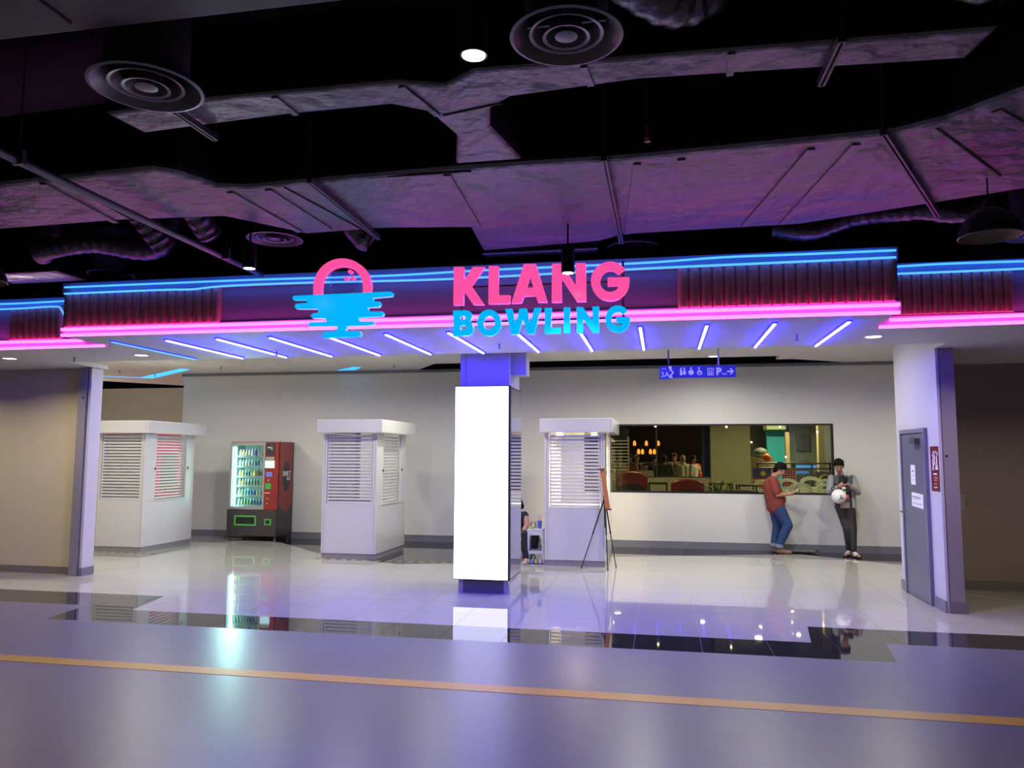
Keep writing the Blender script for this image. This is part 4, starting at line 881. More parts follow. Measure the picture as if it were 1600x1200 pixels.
# black dining chairs/tables by the column
def frame_table(px, py, Y, w, label):
    q = at(px, py, Y); h = q.z - FZ
    t = thing('dining_table', label, 'table', (q.x, Y, FZ), 'thin black framed tables')
    part('top', MB().box(-w / 2, w / 2, -.3, .3, h - .03, h), M['blackmetal'], t, bevel=.004)
    for x in (-w / 2 + .02, w / 2 - .02):
        for y in (-.28, .28): part('leg', MB().box(x - .015, x + .015, y - .015, y + .015, 0, h - .03), M['blackmetal'], t)
frame_table(1028, 754, 17.4, .42, 'small thin black framed table between the two red booth seats')
frame_table(1126, 755, 18.2, .5, 'black framed table in front of the olive column')
frame_table(1166, 757, 17.9, .4, 'second black framed table right of the olive column table')
frame_table(1148, 766, 17.0, .9, 'nearest long black framed table under the olive column')
# fern
q = at(1118, 762, 17.0)
t = thing('potted_plant', 'spiky green potted plant on the near side of the olive column', 'plant', (q.x, 17.0 - .75, FZ))
part('pot', MB().lathe([(0, 0), (.11, 0), (.15, .5), (.13, .5), (0, .46)], 20), plain('pot', (.3, .29, .26), .5), t)
hz = q.z - FZ - .05
for k in range(26):
    a = k * 2.4; l = random.uniform(.25, .5); up_ = random.uniform(.02, .42)
    m = MB(); P = [Vector((math.cos(a) * l * s, math.sin(a) * l * s * .8, hz - .15 + up_ * math.sin(s * 2.0) + .1 * s - .1)) for s in (0, .3, .6, .85, 1)]
    nrm = Vector((-math.sin(a), math.cos(a), 0)); wd = [.006, .022, .024, .014, .002]
    for p_, w_ in zip(P, wd): m.v += [tuple(p_ + nrm * w_), tuple(p_ - nrm * w_), tuple(p_ + Vector((0, 0, .004)))]
    for i in range(4):
        b = i * 3
        for u, v in ((0, 1), (1, 2), (2, 0)): m.f.append((b + u, b + v, b + 3 + v, b + 3 + u))
    m.f += [(0, 2, 1), (12, 13, 14)]
    part('leaf', m, M['leaf'], t)
part('stem', MB().tube([(0, 0, .45), (0, 0, hz - .12)], .015, 8), M['leaf'], t)
# white plastic chairs
def white_chair():
    t = thing('plastic_chair', '', 'chair', (0, 0, FZ), 'white plastic chairs behind the window')
    n = 14; out = [(-.25, .42), (-.25, .72)] + [(-.25 * math.cos(math.pi * k / n), .72 + .17 * math.sin(math.pi * k / n)) for k in range(1, n)] + [(.25, .72), (.25, .42)]
    inn = [(.17 * math.cos(2 * math.pi * k / 18), .70 + .10 * math.sin(2 * math.pi * k / 18)) for k in range(18)]
    pmesh('backrest', flat([out, inn], .025, .006), M['whiteplastic'], t, (0, -.2, 0))
    part('seat', MB().box(-.24, .24, -.2, .24, .40, .43), M['whiteplastic'], t, bevel=.01)
    for x in (-.25, .25): part('armrest', MB().box(x - .025, x + .025, -.2, .2, .62, .645), M['whiteplastic'], t, bevel=.008); part('arm_support', MB().box(x - .02, x + .02, .15, .2, .40, .62), M['whiteplastic'], t)
    for x in (-.22, .22):
        for y in (-.18, .2): part('leg', MB().tube([(x, y, .40), (x * 1.08, y * 1.1, 0)], [.028, .018], 8), M['whiteplastic'], t)
    return t
ch0 = white_chair(); index_kids()
for i, (px, top, Y, lb) in enumerate([(1228, 747, 19.6, 'white plastic chair just right of the man in the red shirt, behind the window'), (1264, 744, 19.2, 'white plastic chair at the middle of the row under the red checked banner'),
          (1248, 754, 18.4, 'nearer white plastic chair below the green slatted area'), (1292, 754, 18.6, 'white plastic chair partly hidden by the man in the grey jacket'), (1288, 748, 20.3, 'white plastic chair under the crescent banner'), (1192, 749, 20.2, 'white plastic chair left of the man in the red shirt')]):
    o = ch0 if i == 0 else copy_tree(ch0)
    q = at(px, top, Y); o.location = (q.x, Y, FZ); o['label'] = lb
    s = (q.z - FZ) / .89; o.scale = (1, 1, max(.8, min(1.1, s)))
# flag banners on the railing
def banner(px0, px1, py0, py1, label, kind):
    Y = 20.8; a, b = at(px0, py0, Y), at(px1, py1, Y); w = b.x - a.x; h = a.z - b.z
    t = thing('banner', label, 'banner', (a.x, Y, b.z), 'flag banners tied to the railing')
    st = plain('flag_white', (.55, .5, .42), .7); rd = plain('flag_red', (.36, .03, .02), .7); bl = plain('flag_blue', (.05, .06, .22), .7); yl = plain('flag_yellow', (.6, .5, .03), .6)
    part('cloth', MB().box(0, w, 0, .012, 0, h), st, t); part('pole', MB().box(w * .5 - .01, w * .5 + .01, .012, .03, FZ - b.z, h), M['blackmetal'], t)
    if kind != 'moon':
        n = 7 if kind == 'check' else 5
        for k in range(n):
            z0 = h * (k + .15) / n
            if kind == 'star' and z0 > h * .5: break
            part('stripe', MB().box(0, w, -.004, 0, z0, z0 + h / n * .5), rd, t)
        if kind == 'check':
            for k in range(5): part('stripe', MB().box(w * (k + .1) / 5, w * (k + .45) / 5, -.006, -.004, 0, h), rd, t)
    if kind in ('star', 'moon'):
        z0 = h * .5 if kind == 'star' else 0
        part('canton', MB().box(0, w, -.005, 0, z0, h), bl, t)
        cx, cz = w * .55, (h + z0) / 2; r = (h - z0) * .36
        if kind == 'moon':
            c = [(cx + r * math.cos(R(a_)), cz + r * math.sin(R(a_))) for a_ in range(40, 321, 14)] + [(cx + r * .22 + r * .8 * math.cos(R(a_)), cz + r * .8 * math.sin(R(a_))) for a_ in range(310, 49, -14)]
            pmesh('crescent', flat([c], .004), yl, t, (0, -.007, 0)); cx += r * .7; r *= .6
        s = [(cx + (r if k % 2 else r * .5) * math.cos(math.pi * k / 8), cz + (r if k % 2 else r * .5) * math.sin(math.pi * k / 8)) for k in range(16)]
        pmesh('star', flat([s], .004), yl, t, (0, -.007, 0))
banner(1176, 1206, 732, 762, 'blue banner with a yellow star left of the man in the red shirt', 'star')
banner(1222, 1245, 733, 760, 'red and white checked banner behind the head of the man in the red shirt', 'check')
banner(1273, 1302, 737, 763, 'dark blue banner with a yellow crescent moon beside the right end of the window', 'moon')
t = thing('slatted_fence', 'dark green slatted fence between the checked and crescent banners', 'fence', (at(1246, 738, 21.3).x, 21.3, FZ))
for k in range(9): part('slat', MB().box(k * .055, k * .055 + .035, 0, .02, 0, at(1246, 738, 21.3).z - FZ), plain('greenslat', (.08, .13, .08), .6), t)
part('rail', MB().box(0, .50, .02, .04, .5, .54), M['greenslat'], t)
q = at(1190, 715, 22)
t = thing('planter', 'pale round planter with dark foliage beside the teal column', 'planter', (q.x, 22.2, FZ))
part('pot', MB().lathe([(0, 0), (.28, 0), (.36, q.z - FZ), (.3, q.z - FZ), (0, q.z - FZ - .05)], 24), plain('planterpale', (.42, .4, .3), .6), t)
part('foliage', MB().ball((0, 0, q.z - FZ + .12), .2, 10, 7, (1, 1, .8)), plain('darkfoliage', (.03, .05, .04), .7), t)
q = at(1198, 715, 21.5)
t = thing('balloon', 'round orange balloon beside the teal column', 'balloon', q)
part('skin', MB().ball((0, 0, 0), .10, 14, 10, (1, 1, 1.1)), plain('orangeball', (.75, .12, .01), .3), t); part('string', MB().tube([(0, 0, -.1), (0, 0, -(q.z - FZ))], .004, 5), M['blackmetal'], t)
for px, py, lb in [(1090, 730, 'upper red balloon at the right of the crowd'), (1093, 741, 'lower orange balloon at the right of the crowd')]:
    q = at(px, py, 22.5 + (py - 730) * .04); t = thing('balloon', lb, 'balloon', q)
    part('skin', MB().ball((0, 0, 0), .10, 14, 10), plain('redball', (.7, .05, .02), .3), t); part('string', MB().tube([(0, 0, -.1), (0, 0, -(q.z - FZ))], .004, 5), M['blackmetal'], t)

# ================================================================ arcade machines in the left opening
def arcade(x, y, label, c1, c2):
    t = thing('claw_machine', label, 'arcade machine', (x, y, 0), 'glowing claw machines behind the left kiosk')
    a = plain('arc_' + c1, c1, .35, emit=c1, estr=.2); b = plain('arc_' + c2, c2, .4, emit=c2, estr=.2)
    part('base', MB().box(0, .85, 0, .8, 0, .8), b, t, bevel=.01); part('roof', MB().box(0, .85, 0, .8, 1.72, 2.0), a, t, bevel=.02)
    for px in (0, .79):
        for py in (0, .74): part('post', MB().box(px, px + .06, py, py + .06, .8, 1.72), a, t)
    part('back', MB().box(.06, .79, .76, .78, .8, 1.72), plain('arc_white', (.8, .75, .8), .4, emit=(.9, .8, .95), estr=.6), t)
    part('glass', MB().box(.06, .79, .01, .015, .8, 1.72), M['glass'], t)
    part('control_deck', MB().box(.05, .8, -.16, 0, .74, .84), a, t); part('joystick', MB().tube([(.3, -.08, .84), (.3, -.08, .93)], .01, 8).ball((.3, -.08, .94), .025), M['redvinyl'], t)
    part('prize_door', MB().box(.5, .78, -.01, 0, .2, .5), M['charcoal'], t)
    part('claw', MB().tube([(.42, .4, 1.72), (.42, .4, 1.4)], .01, 8).tube([(.42, .4, 1.4), (.36, .4, 1.3), (.40, .4, 1.2)], .008, 6).tube([(.42, .4, 1.4), (.48, .4, 1.3), (.44, .4, 1.2)], .008, 6), M['chrome'], t)
    for k in range(9): part('plush', MB().ball((.14 + (k % 3) * .27, .2 + (k // 3) * .22, .88), .1), plain('plush%d' % (k % 3), [(.7, .5, .05), (.7, .2, .4), (.2, .5, .7)][k % 3], .8), t)
arcade(-12.35, 15.3, 'pink glowing claw machine, leftmost, behind the left shutter column', '#ff5a9a', '#7a1420')
arcade(-11.35, 15.8, 'pink and violet claw machine behind the front slats of the left kiosk', '#ff4a7a', '#8a3a9a')
arcade(-11.2, 17.4, 'red glowing claw machine farthest back behind the left kiosk', '#ff2a4a', '#6a1020')
# ================================================================ people
def skin_mesh(name, caps, m, voxel=.012, smooth=4):
    """one continuous surface grown round a chain of tapered limbs"""
    bm = bmesh.new()
    for c in caps:
        if c[0] == 'e':
            _, p, r, rot = c if len(c) == 4 else (*c, None)
            mt = Matrix.Translation(p) @ (rot.to_4x4() if rot else Matrix()) @ Matrix.Diagonal((*r, 1))
            bmesh.ops.create_uvsphere(bm, u_segments=18, v_segments=12, radius=1, matrix=mt)
        else:
            p0, r0, p1, r1 = Vector(c[0]), c[1], Vector(c[2]), c[3]
            d = p1 - p0; L = d.length
            for p, r in ((p0, r0), (p1, r1)): bmesh.ops.create_uvsphere(bm, u_segments=14, v_segments=10, radius=r, matrix=Matrix.Translation(p))
            if L > 1e-5:
                q = d.to_track_quat('Z', 'Y').to_matrix().to_4x4()
                bmesh.ops.create_cone(bm, cap_ends=True, segments=14, radius1=r0, radius2=r1, depth=L, matrix=Matrix.Translation((p0 + p1) / 2) @ q)
    me = bpy.data.meshes.new('tmp'); bm.to_mesh(me); bm.free()
    o = bpy.data.objects.new('tmp', me); COL.objects.link(o)
    r = o.modifiers.new('r', 'REMESH'); r.mode = 'VOXEL'; r.voxel_size = voxel; r.use_smooth_shade = True
    s = o.modifiers.new('s', 'SMOOTH'); s.iterations = smooth; s.factor = .5
    dg = bpy.context.evaluated_depsgraph_get(); dg.update()
    out = bpy.data.meshes.new_from_object(o.evaluated_get(dg)); bpy.data.objects.remove(o); bpy.data.meshes.remove(me)
    out.name = name; out.materials.clear(); out.materials.append(m)
    for p in out.polygons: p.use_smooth = True
    return out
V = Vector
def lerp(a, b, t): return V(a) * (1 - t) + V(b) * t
def hand_caps(wrist, dirv, curl, side):
    """palm, four unequal bent fingers and a thumb from the side of the palm"""
    d = V(dirv).normalized(); c = V(curl); c = (c - d * c.dot(d)).normalized(); s = d.cross(c) * side
    w = V(wrist); caps = [(w, .026, w + d * .035, .03), (w + d * .03 - s * .02, .018, w + d * .085 - s * .028, .015), (w + d * .03 + s * .02, .018, w + d * .085 + s * .028, .015), (w + d * .04, .02, w + d * .085, .016)]
    for k, ln in enumerate((.070, .078, .073, .058)):
        b = w + d * .085 + s * (.030 - .020 * k)
        m1 = b + (d * .8 + c * .6).normalized() * ln * .5; e = m1 + (d * .25 + c).normalized() * ln * .5
        caps += [(b, .0098, m1, .009), (m1, .009, e, .0078)]
    tb = w + d * .03 + s * .028; tm = tb + (d * .7 + s * .55 + c * .3).normalized() * .04; te = tm + (d * .8 + c * .6).normalized() * .03
    return caps + [(tb, .013, tm, .011), (tm, .011, te, .009)]
def head_caps(c, fwd, up, s=1.0):
    f = V(fwd).normalized(); u = V(up); u = (u - f * u.dot(f)).normalized(); r = f.cross(u)
    rot = Matrix((r, f, u)).transposed(); P = lambda a, b, e: V(c) + r * a * s + f * b * s + u * e * s
    caps = [('e', P(0, -.01, .025), (.076 * s, .094 * s, .09 * s), rot), ('e', P(0, .015, -.04), (.060 * s, .070 * s, .075 * s), rot),
            ('e', P(0, .045, -.085), (.032 * s, .032 * s, .03 * s), rot),
            (P(0, .086, .012), .009 * s, P(0, .100, -.025), .013 * s), ('e', P(0, .080, -.058), (.022 * s, .012 * s, .009 * s), rot)]
    for k in (-1, 1): caps += [('e', P(k * .077, -.01, -.01), (.010 * s, .022 * s, .032 * s), rot), ('e', P(k * .032, .074, -.018), (.02 * s, .014 * s, .018 * s), rot)]
    return caps, P, rot
def face_parts(t, P, rot, s, base):
    B = V(base)
    for k in (-1, 1):
        m = MB().ball(P(k * .031, .086, .008) - B, .011 * s, 10, 8); part('eye', m, plain('eyewhite', (.22, .2, .19), .6), t)
        part('pupil', MB().ball(P(k * .031, .0935, .004) - B, .0055 * s, 8, 6), M['hair'], t)
        part('eyebrow', MB().tube([P(k * .016, .094, .028) - B, P(k * .034, .093, .033) - B, P(k * .050, .082, .027) - B], .0035 * s, 6), M['hair'], t)
    part('mouth', MB().tube([P(-.022, .086, -.058) - B, P(0, .093, -.056) - B, P(.022, .086, -.058) - B], .0042 * s, 6), plain('lip', (.26, .09, .07), .5), t)
def hair_caps(P, rot, s, fringe=True):
    h = [('e', P(0, -.022, .050), (.086 * s, .100 * s, .088 * s), rot), ('e', P(0, -.055, .0), (.080 * s, .062 * s, .095 * s), rot), ('e', P(0, -.062, -.05), (.062 * s, .042 * s, .06 * s), rot), ('e', P(-.03, .02, .105), (.05 * s, .055 * s, .035 * s), rot), ('e', P(.035, .0, .11), (.045 * s, .06 * s, .035 * s), rot)]
    if fringe: h += [(P(-.05, .052, .085), .026 * s, P(.05, .052, .085), .026 * s), (P(-.03, .066, .072), .02 * s, P(.04, .070, .070), .02 * s)]
    for k in (-1, 1): h += [(P(k * .072, .015, .045), .018 * s, P(k * .076, .008, .0), .012 * s), (P(k * .074, -.02, .03), .022 * s, P(k * .072, -.03, -.02), .018 * s)]
    return h
def sub(caps, base):
    B = V(base); o = []
    for c in caps:
        if c[0] == 'e': o.append(('e', V(c[1]) - B) + tuple(c[2:]))
        else: o.append((V(c[0]) - B, c[1], V(c[2]) - B, c[3]))
    return o
def phone(t, c, n, up, base):
    n = V(n).normalized(); u = V(up); u = (u - n * u.dot(n)).normalized(); r = u.cross(n)
    me = MB().box(-.036, .036, -.004, .004, -.074, .074).mesh('phone', M['blackmetal'])
    o = place('smartphone', me, None); o.matrix_world = Matrix.Translation(c) @ Matrix((r, n, u)).transposed().to_4x4()
    sc = place('screen', MB().box(-.033, .033, .004, .0048, -.07, .07).mesh('screen', plain('phonescreen', (.3, .35, .4), .2, emit=(.5, .6, .7), estr=.5)), o)
    return o

# --- man in the red shirt, profile to the right, head bowed over a phone
B1 = (2.0, 14.5, 0)
pel = V((1.99, 14.52, .86)); chest = V((1.93, 14.52, 1.18)); neck = V((1.985, 14.5, 1.365)); hc = V((2.075, 14.47, 1.475))
shN, shF = V((1.93, 14.33, 1.28)), V((1.96, 14.70, 1.28))
elN, elF = V((1.99, 14.28, 1.04)), V((2.03, 14.74, 1.04)); wrN, wrF = V((2.19, 14.36, 1.045)), V((2.20, 14.60, 1.05))
hipN, hipF = V((2.0, 14.43, .84)), V((1.99, 14.62, .84)); knN, knF = V((2.17, 14.40, .50)), V((2.03, 14.62, .47)); anN, anF = V((2.02, 14.42, .09)), V((1.96, 14.60, .09))
hcaps, P1, rot1 = head_caps(hc, (.80, -.10, -.60), (.60, 0, .80), 1.0)
torso = [(pel + V((0, -.08, 0)), .12, chest + V((0, -.08, 0)), .125), (pel + V((0, .08, 0)), .12, chest + V((0, .08, 0)), .125), (chest + V((.01, -.09, .06)), .09, chest + V((.01, .09, .06)), .09), (pel + V((.05, 0, .08)), .11, chest + V((.03, 0, -.05)), .11)]
arms = [(shN, .062, elN, .045), (elN, .043, wrN, .027), (shF, .062, elF, .045), (elF, .043, wrF, .027)]
legs = [(hipN, .10, knN, .068), (knN, .066, anN, .042), (hipF, .10, knF, .068), (knF, .066, anF, .042)]
feet = [(anN, .04, anN + V((.02, -.01, -.05)), .035), (anN + V((0, -.01, -.05)), .036, anN + V((.17, -.04, -.058)), .027), (anF, .04, anF + V((.02, -.01, -.05)), .035), (anF + V((0, -.01, -.05)), .036, anF + V((.17, -.01, -.058)), .027)]
body = hcaps + [(neck, .058, hc + V((-.02, 0, -.04)), .055), (chest, .07, neck, .06)] + torso + arms + legs + feet
body += hand_caps(wrN, (.9, .25, .15), (.2, .7, .7), -1) + hand_caps(wrF, (.9, -.3, .1), (.2, -.6, .7), 1)
t = thing('person', 'man in a dark red t-shirt and blue jeans standing sideways looking at a phone', 'person', B1)
place('body', skin_mesh('body', sub(body, B1), M['skin'], .0065, 3), t)
face_parts(t, P1, rot1, 1.0, B1)
place('hair', skin_mesh('hair', sub(hair_caps(P1, rot1, 1.0), B1), M['hair'], .008, 3), t)
grow = lambda caps, g: [(c[0], c[1] + g, c[2], c[3] + g) if c[0] != 'e' else c for c in caps]
shirt = grow(torso, .022) + [(chest + V((0, -.13, .08)), .075, shN, .078), (chest + V((0, .13, .08)), .075, shF, .078), (shN, .078, lerp(shN, elN, .8), .072), (shF, .078, lerp(shF, elF, .8), .072), (chest, .1, neck + V((-.01, 0, -.03)), .062),
         (pel + V((-.03, -.08, -.05)), .125, chest + V((-.02, -.07, 0)), .13), (pel + V((-.03, .08, -.05)), .125, chest + V((-.02, .07, 0)), .13), (pel + V((.04, -.04, -.04)), .12, pel + V((.04, .04, -.04)), .12)]
place('t_shirt', skin_mesh('t_shirt', sub(shirt, B1), M['maroon'], .009, 4), t)
jeans = [(pel + V((0, -.07, -.03)), .128, pel + V((0, .07, -.03)), .128), (hipN, .122, knN, .088), (knN, .088, anN + V((0, 0, .06)), .066), (hipF, .122, knF, .088), (knF, .088, anF + V((0, 0, .06)), .066)]
jo = place('jeans', skin_mesh('jeans', sub(jeans, B1), M['denim'], .009, 4), t)
for a in (anN, anF): part('cuff', MB().tube([a - V(B1) + V((0, 0, .02)), a - V(B1) + V((.005, 0, .08))], .072, 18), M['denim_cuff'], jo)
for a, dy in ((anN, -.04), (anF, -.01)):
    a0 = a - V(B1); place('shoe', skin_mesh('shoe', [(a0 + V((-.02, 0, -.05)), .042, a0 + V((.17, dy, -.055)), .036), (a0 + V((-.02, 0, -.03)), .044, a0 + V((.06, dy * .4, -.04)), .042)], plain('brownshoe', (.16, .09, .07), .6), .008, 2), t)
o = phone(None, lerp(wrN, wrF, .5) + V((.13, -.01, .05)), (-.45, -.05, .9), (.9, 0, .45), B1)
tag(o, 'smartphone held in both hands by the man in the red t-shirt', 'phone')
t = thing('cloth_bag', 'flat grey cloth bag lying on the floor right of the red shirted man\'s shoes', 'bag', (2.42, 14.62, 0))
place('bag', skin_mesh('bag', [('e', (0, 0, .035), (.24, .10, .035)), ('e', (-.1, .02, .05), (.1, .08, .045)), ('e', (.16, -.02, .03), (.1, .06, .03))], plain('greybag', (.10, .10, .10), .8, bump=.3, bscale=15), .01, 2), t)
part('strap', MB().tube([(.18, 0, .04), (.26, -.02, .07), (.29, 0, .03), (.24, .04, .015)], .008, 8), M['blackmetal'], t)

# --- young man in the grey jacket, facing the camera, helmet on his arm
B2 = (3.16, 14.35, 0)
pel = V((3.15, 14.50, .86)); chest = V((3.13, 14.56, 1.20)); neck = V((3.11, 14.55, 1.40)); hc = V((3.065, 14.47, 1.545))
sR, sL = V((2.955, 14.55, 1.33)), V((3.305, 14.55, 1.33)); eR, eL = V((2.88, 14.44, 1.10)), V((3.36, 14.44, 1.09)); wR, wL = V((3.005, 14.27, 1.19)), V((3.19, 14.27, 1.20))
hR, hL = V((3.08, 14.49, .84)), V((3.22, 14.49, .84)); kR, kL = V((3.14, 14.36, .47)), V((3.23, 14.34, .47)); aR, aL = V((3.17, 14.40, .09)), V((3.21, 14.24, .09))
hcaps, P2, rot2 = head_caps(hc, (-.10, -.88, -.46), (0, -.46, .88), .98)
torso = [(pel + V((-.07, 0, 0)), .10, chest + V((-.08, 0, 0)), .105), (pel + V((.07, 0, 0)), .10, chest + V((.08, 0, 0)), .105), (chest + V((-.09, 0, .07)), .075, chest + V((.09, 0, .07)), .075)]
arms = [(sR, .055, eR, .042), (eR, .04, wR, .026), (sL, .055, eL, .042), (eL, .04, wL, .026)]
legs = [(hR, .088, kR, .058), (kR, .056, aR, .036), (hL, .088, kL, .058), (kL, .056, aL, .036)]
feet = [(aR, .036, aR + V((0, 0, -.05)), .033), (aR + V((0, 0, -.052)), .033, aR + V((-.09, -.14, -.06)), .027), (aL, .036, aL + V((0, 0, -.05)), .033), (aL + V((0, 0, -.052)), .033, aL + V((.05, -.16, -.06)), .027)]
body = hcaps + [(neck, .05, hc + V((0, .02, -.05)), .05), (chest, .07, neck, .055)] + torso + arms + legs + feet
body += hand_caps(wR, (.45, -.55, .55), (.7, -.1, -.1), 1) + hand_caps(wL, (-.45, -.55, .55), (-.7, -.1, -.1), -1)
t = thing('person', 'young man in an open grey jacket and black trousers leaning against the wall', 'person', B2)
place('body', skin_mesh('body', sub(body, B2), plain('skin2', (.40, .20, .13), .5), .0065, 3), t)
face_parts(t, P2, rot2, .98, B2)
place('hair', skin_mesh('hair', sub(hair_caps(P2, rot2, .98) + [(P2(-.04, .03, .10), .035, P2(.05, .03, .10), .035)], B2), M['hair'], .008, 3), t)
tee = grow(torso, .012) + [(chest, .095, neck + V((0, -.005, -.05)), .066)]
sh = place('t_shirt', skin_mesh('t_shirt', sub(tee, B2), M['blacktee'], .009, 4), t)
jk = [(sR, .064, eR, .054), (eR, .054, lerp(eR, wR, .85), .040), (sL, .064, eL, .054), (eL, .054, lerp(eL, wL, .85), .040),
      (chest + V((-.12, .0, .06)), .078, sR, .066), (chest + V((.12, .0, .06)), .078, sL, .066),
      (chest + V((-.14, .01, .03)), .07, pel + V((-.13, 0, .0)), .06), (chest + V((.14, .01, .03)), .07, pel + V((.13, 0, .0)), .065), (chest + V((.125, -.05, 0)), .06, pel + V((.12, -.06, -.02)), .055),
      (chest + V((-.1, .07, .0)), .08, pel + V((-.1, .07, 0)), .08), (chest + V((.1, .07, .0)), .08, pel + V((.1, .07, 0)), .08), (chest + V((-.07, .06, .13)), .06, chest + V((.07, .06, .13)), .06)]
place('jacket', skin_mesh('jacket', sub(jk, B2), M['greyjacket'], .009, 4), t)
for s in (-1, 1):
    q = [(chest + V((s * .075, -.065, .16)), .022, chest + V((s * .10, -.10, .03)), .02), (chest + V((s * .14, -.05, .15)), .035, chest + V((s * .12, -.085, .05)), .03)]
    place('dark_yoke', skin_mesh('dark_yoke', sub(q, B2), plain('yoke', (.06, .065, .075), .8), .009, 2), t)
part('shirt_print', MB().box(-.05, .03, 0, .004, 0, .05).box(.0, .05, 0, .004, -.09, -.03).box(-.03, -.005, 0, .004, -.1, -.05), M['print'], sh, chest + V((-.0, -.118, -.06)) - V(B2))
pants = [(pel + V((-.06, 0, -.03)), .105, pel + V((.06, 0, -.03)), .105), (hR, .10, kR, .07), (kR, .07, aR + V((0, 0, .03)), .048), (hL, .10, kL, .07), (kL, .07, aL + V((0, 0, .03)), .048)]
place('trousers', skin_mesh('trousers', sub(pants, B2), M['blackpants'], .009, 4), t)
for a, dx, dy in ((aR, -.09, -.14), (aL, .05, -.16)):
    a0 = a - V(B2)
    so = place('slide_sandal', skin_mesh('slide_sandal', [(a0 + V((0, .03, -.072)), .018, a0 + V((dx * .5, dy * .5, -.072)), .018), (a0 + V((-.02, .0, -.072)), .018, a0 + V((dx - .02, dy, -.072)), .018), (a0 + V((.02, .0, -.072)), .018, a0 + V((dx + .02, dy, -.072)), .018)], M['blackmetal'], .007, 1), t)
    place('strap', skin_mesh('strap', [(a0 + V((dx * .55 - .035, dy * .5, -.06)), .016, a0 + V((dx * .55, dy * .55, -.03)), .02), (a0 + V((dx * .55, dy * .55, -.03)), .02, a0 + V((dx * .55 + .035, dy * .5, -.06)), .016), (a0 + V((dx * .2, dy * .2, -.025)), .03, a0 + V((dx * .6, dy * .6, -.035)), .022)], M['whiteplastic'], .007, 1), so)
o = phone(None, lerp(wR, wL, .5) + V((-.0, -.10, .085)), (0, .85, .5), (0, -.5, .85), B2); o.rotation_mode = 'XYZ'
tag(o, 'smartphone held at chest height by the man in the grey jacket', 'phone')
t = thing('helmet', 'white round helmet hanging from the forearm of the man in the grey jacket', 'helmet', (2.985, 14.17, 1.03))
part('shell', MB().ball((0, 0, 0), .125, 28, 18, (1, .95, 1)), plain('helmetwhite', (.75, .75, .74), .2, coat=.5), t)
mk_ = [(-.02, .035), (-.005, .04), (.0, .0), (.035, -.02), (.03, -.035), (-.01, -.018), (-.04, -.04), (-.045, -.03), (-.015, -.005)]
pmesh('mark', flat([mk_], .01), M['blackmetal'], t, (.02, -.116, -.01))
part('chin_strap', MB().tube([(-.09, .04, .08), (-.10, .10, .14), (-.04, .12, .16), (.02, .08, .11)], .008, 8), M['blackmetal'], t)
t = thing('pouch', 'tan and black pouch hanging below the white helmet', 'pouch', (3.09, 14.22, .83))
part('body', MB().box(-.075, .075, -.04, .04, 0, .17), plain('tanbag', (.26, .20, .15), .8), t, bevel=.02)
part('flap', MB().box(-.078, .078, -.045, .042, .10, .19), plain('darkflap', (.06, .05, .05), .8), t, bevel=.015)
part('orange_tag', MB().box(-.01, .06, -.05, -.03, .17, .23), plain('orangetag', (.7, .08, .02), .5), t, bevel=.008)
part('strap', MB().tube([(-.07, 0, .16), (-.06, .02, .3), (0, .04, .42), (.06, .02, .3), (.07, 0, .16)], .008, 8), M['blackmetal'], t)

# --- seated person behind the pillar
B3 = (-2.32, 12.5, 0)
pel = V((-2.40, 12.55, .36)); chest = V((-2.36, 12.45, .68)); neck = V((-2.34, 12.42, .82)); hc = V((-2.35, 12.38, .96))
hcaps, P3, rot3 = head_caps(hc, (-.5, -.7, -.5), (-.2, -.3, .8), .95)
sR, sL = V((-2.50, 12.40, .74)), V((-2.20, 12.45, .74)); eR, eL = V((-2.52, 12.2, .55)), V((-2.15, 12.38, .60)); wR, wL = V((-2.4, 12.05, .5)), V((-2.22, 12.22, .42))
hR, hL = V((-2.46, 12.5, .34)), V((-2.32, 12.5, .34)); kR, kL = V((-2.45, 12.12, .44)), V((-2.17, 12.2, .46)); aR, aL = V((-2.45, 12.12, .08)), V((-2.13, 12.16, .08))
torso = [(pel + V((-.07, 0, 0)), .12, chest + V((-.07, 0, 0)), .11), (pel + V((.07, 0, 0)), .12, chest + V((.07, 0, 0)), .11)]
arms = [(sR, .055, eR, .042), (eR, .04, wR, .026), (sL, .055, eL, .045), (eL, .042, wL, .026)]
legs = [(hR, .095, kR, .062), (kR, .058, aR, .036), (hL, .095, kL, .062), (kL, .058, aL, .036)]
feet = [(aR, .034, aR + V((0, -.12, -.052)), .026), (aL, .034, aL + V((.02, -.12, -.052)), .026)]
body = hcaps + [(neck, .05, hc + V((0, .02, -.04)), .05), (chest, .08, neck, .055)] + torso + arms + legs + feet + hand_caps(wR, (.3, -.8, -.2), (0, 0, -1), 1) + hand_caps(wL, (-.2, -.7, -.4), (0, -.2, -1), -1)
t = thing('person', 'person in dark clothes with a bare arm sitting low behind the pillar', 'person', B3)
place('body', skin_mesh('body', sub(body, B3), plain('skin3', (.52, .27, .17), .5), .009, 2), t)
face_parts(t, P3, rot3, .95, B3)
place('hair', skin_mesh('hair', sub(hair_caps(P3, rot3, .95) + [(P3(0, -.08, 0), .06, P3(0, -.09, -.15), .05)], B3), M['hair'], .01, 2), t)
place('top', skin_mesh('top', sub(grow(torso, .014) + [(chest, .1, sL, .065), (chest, .1, sR, .065)], B3), M['blacktee'], .012, 2), t)
place('leggings', skin_mesh('leggings', sub(grow(legs, .01) + [(hR, .12, hL, .12)], B3), M['blackpants'], .012, 2), t)
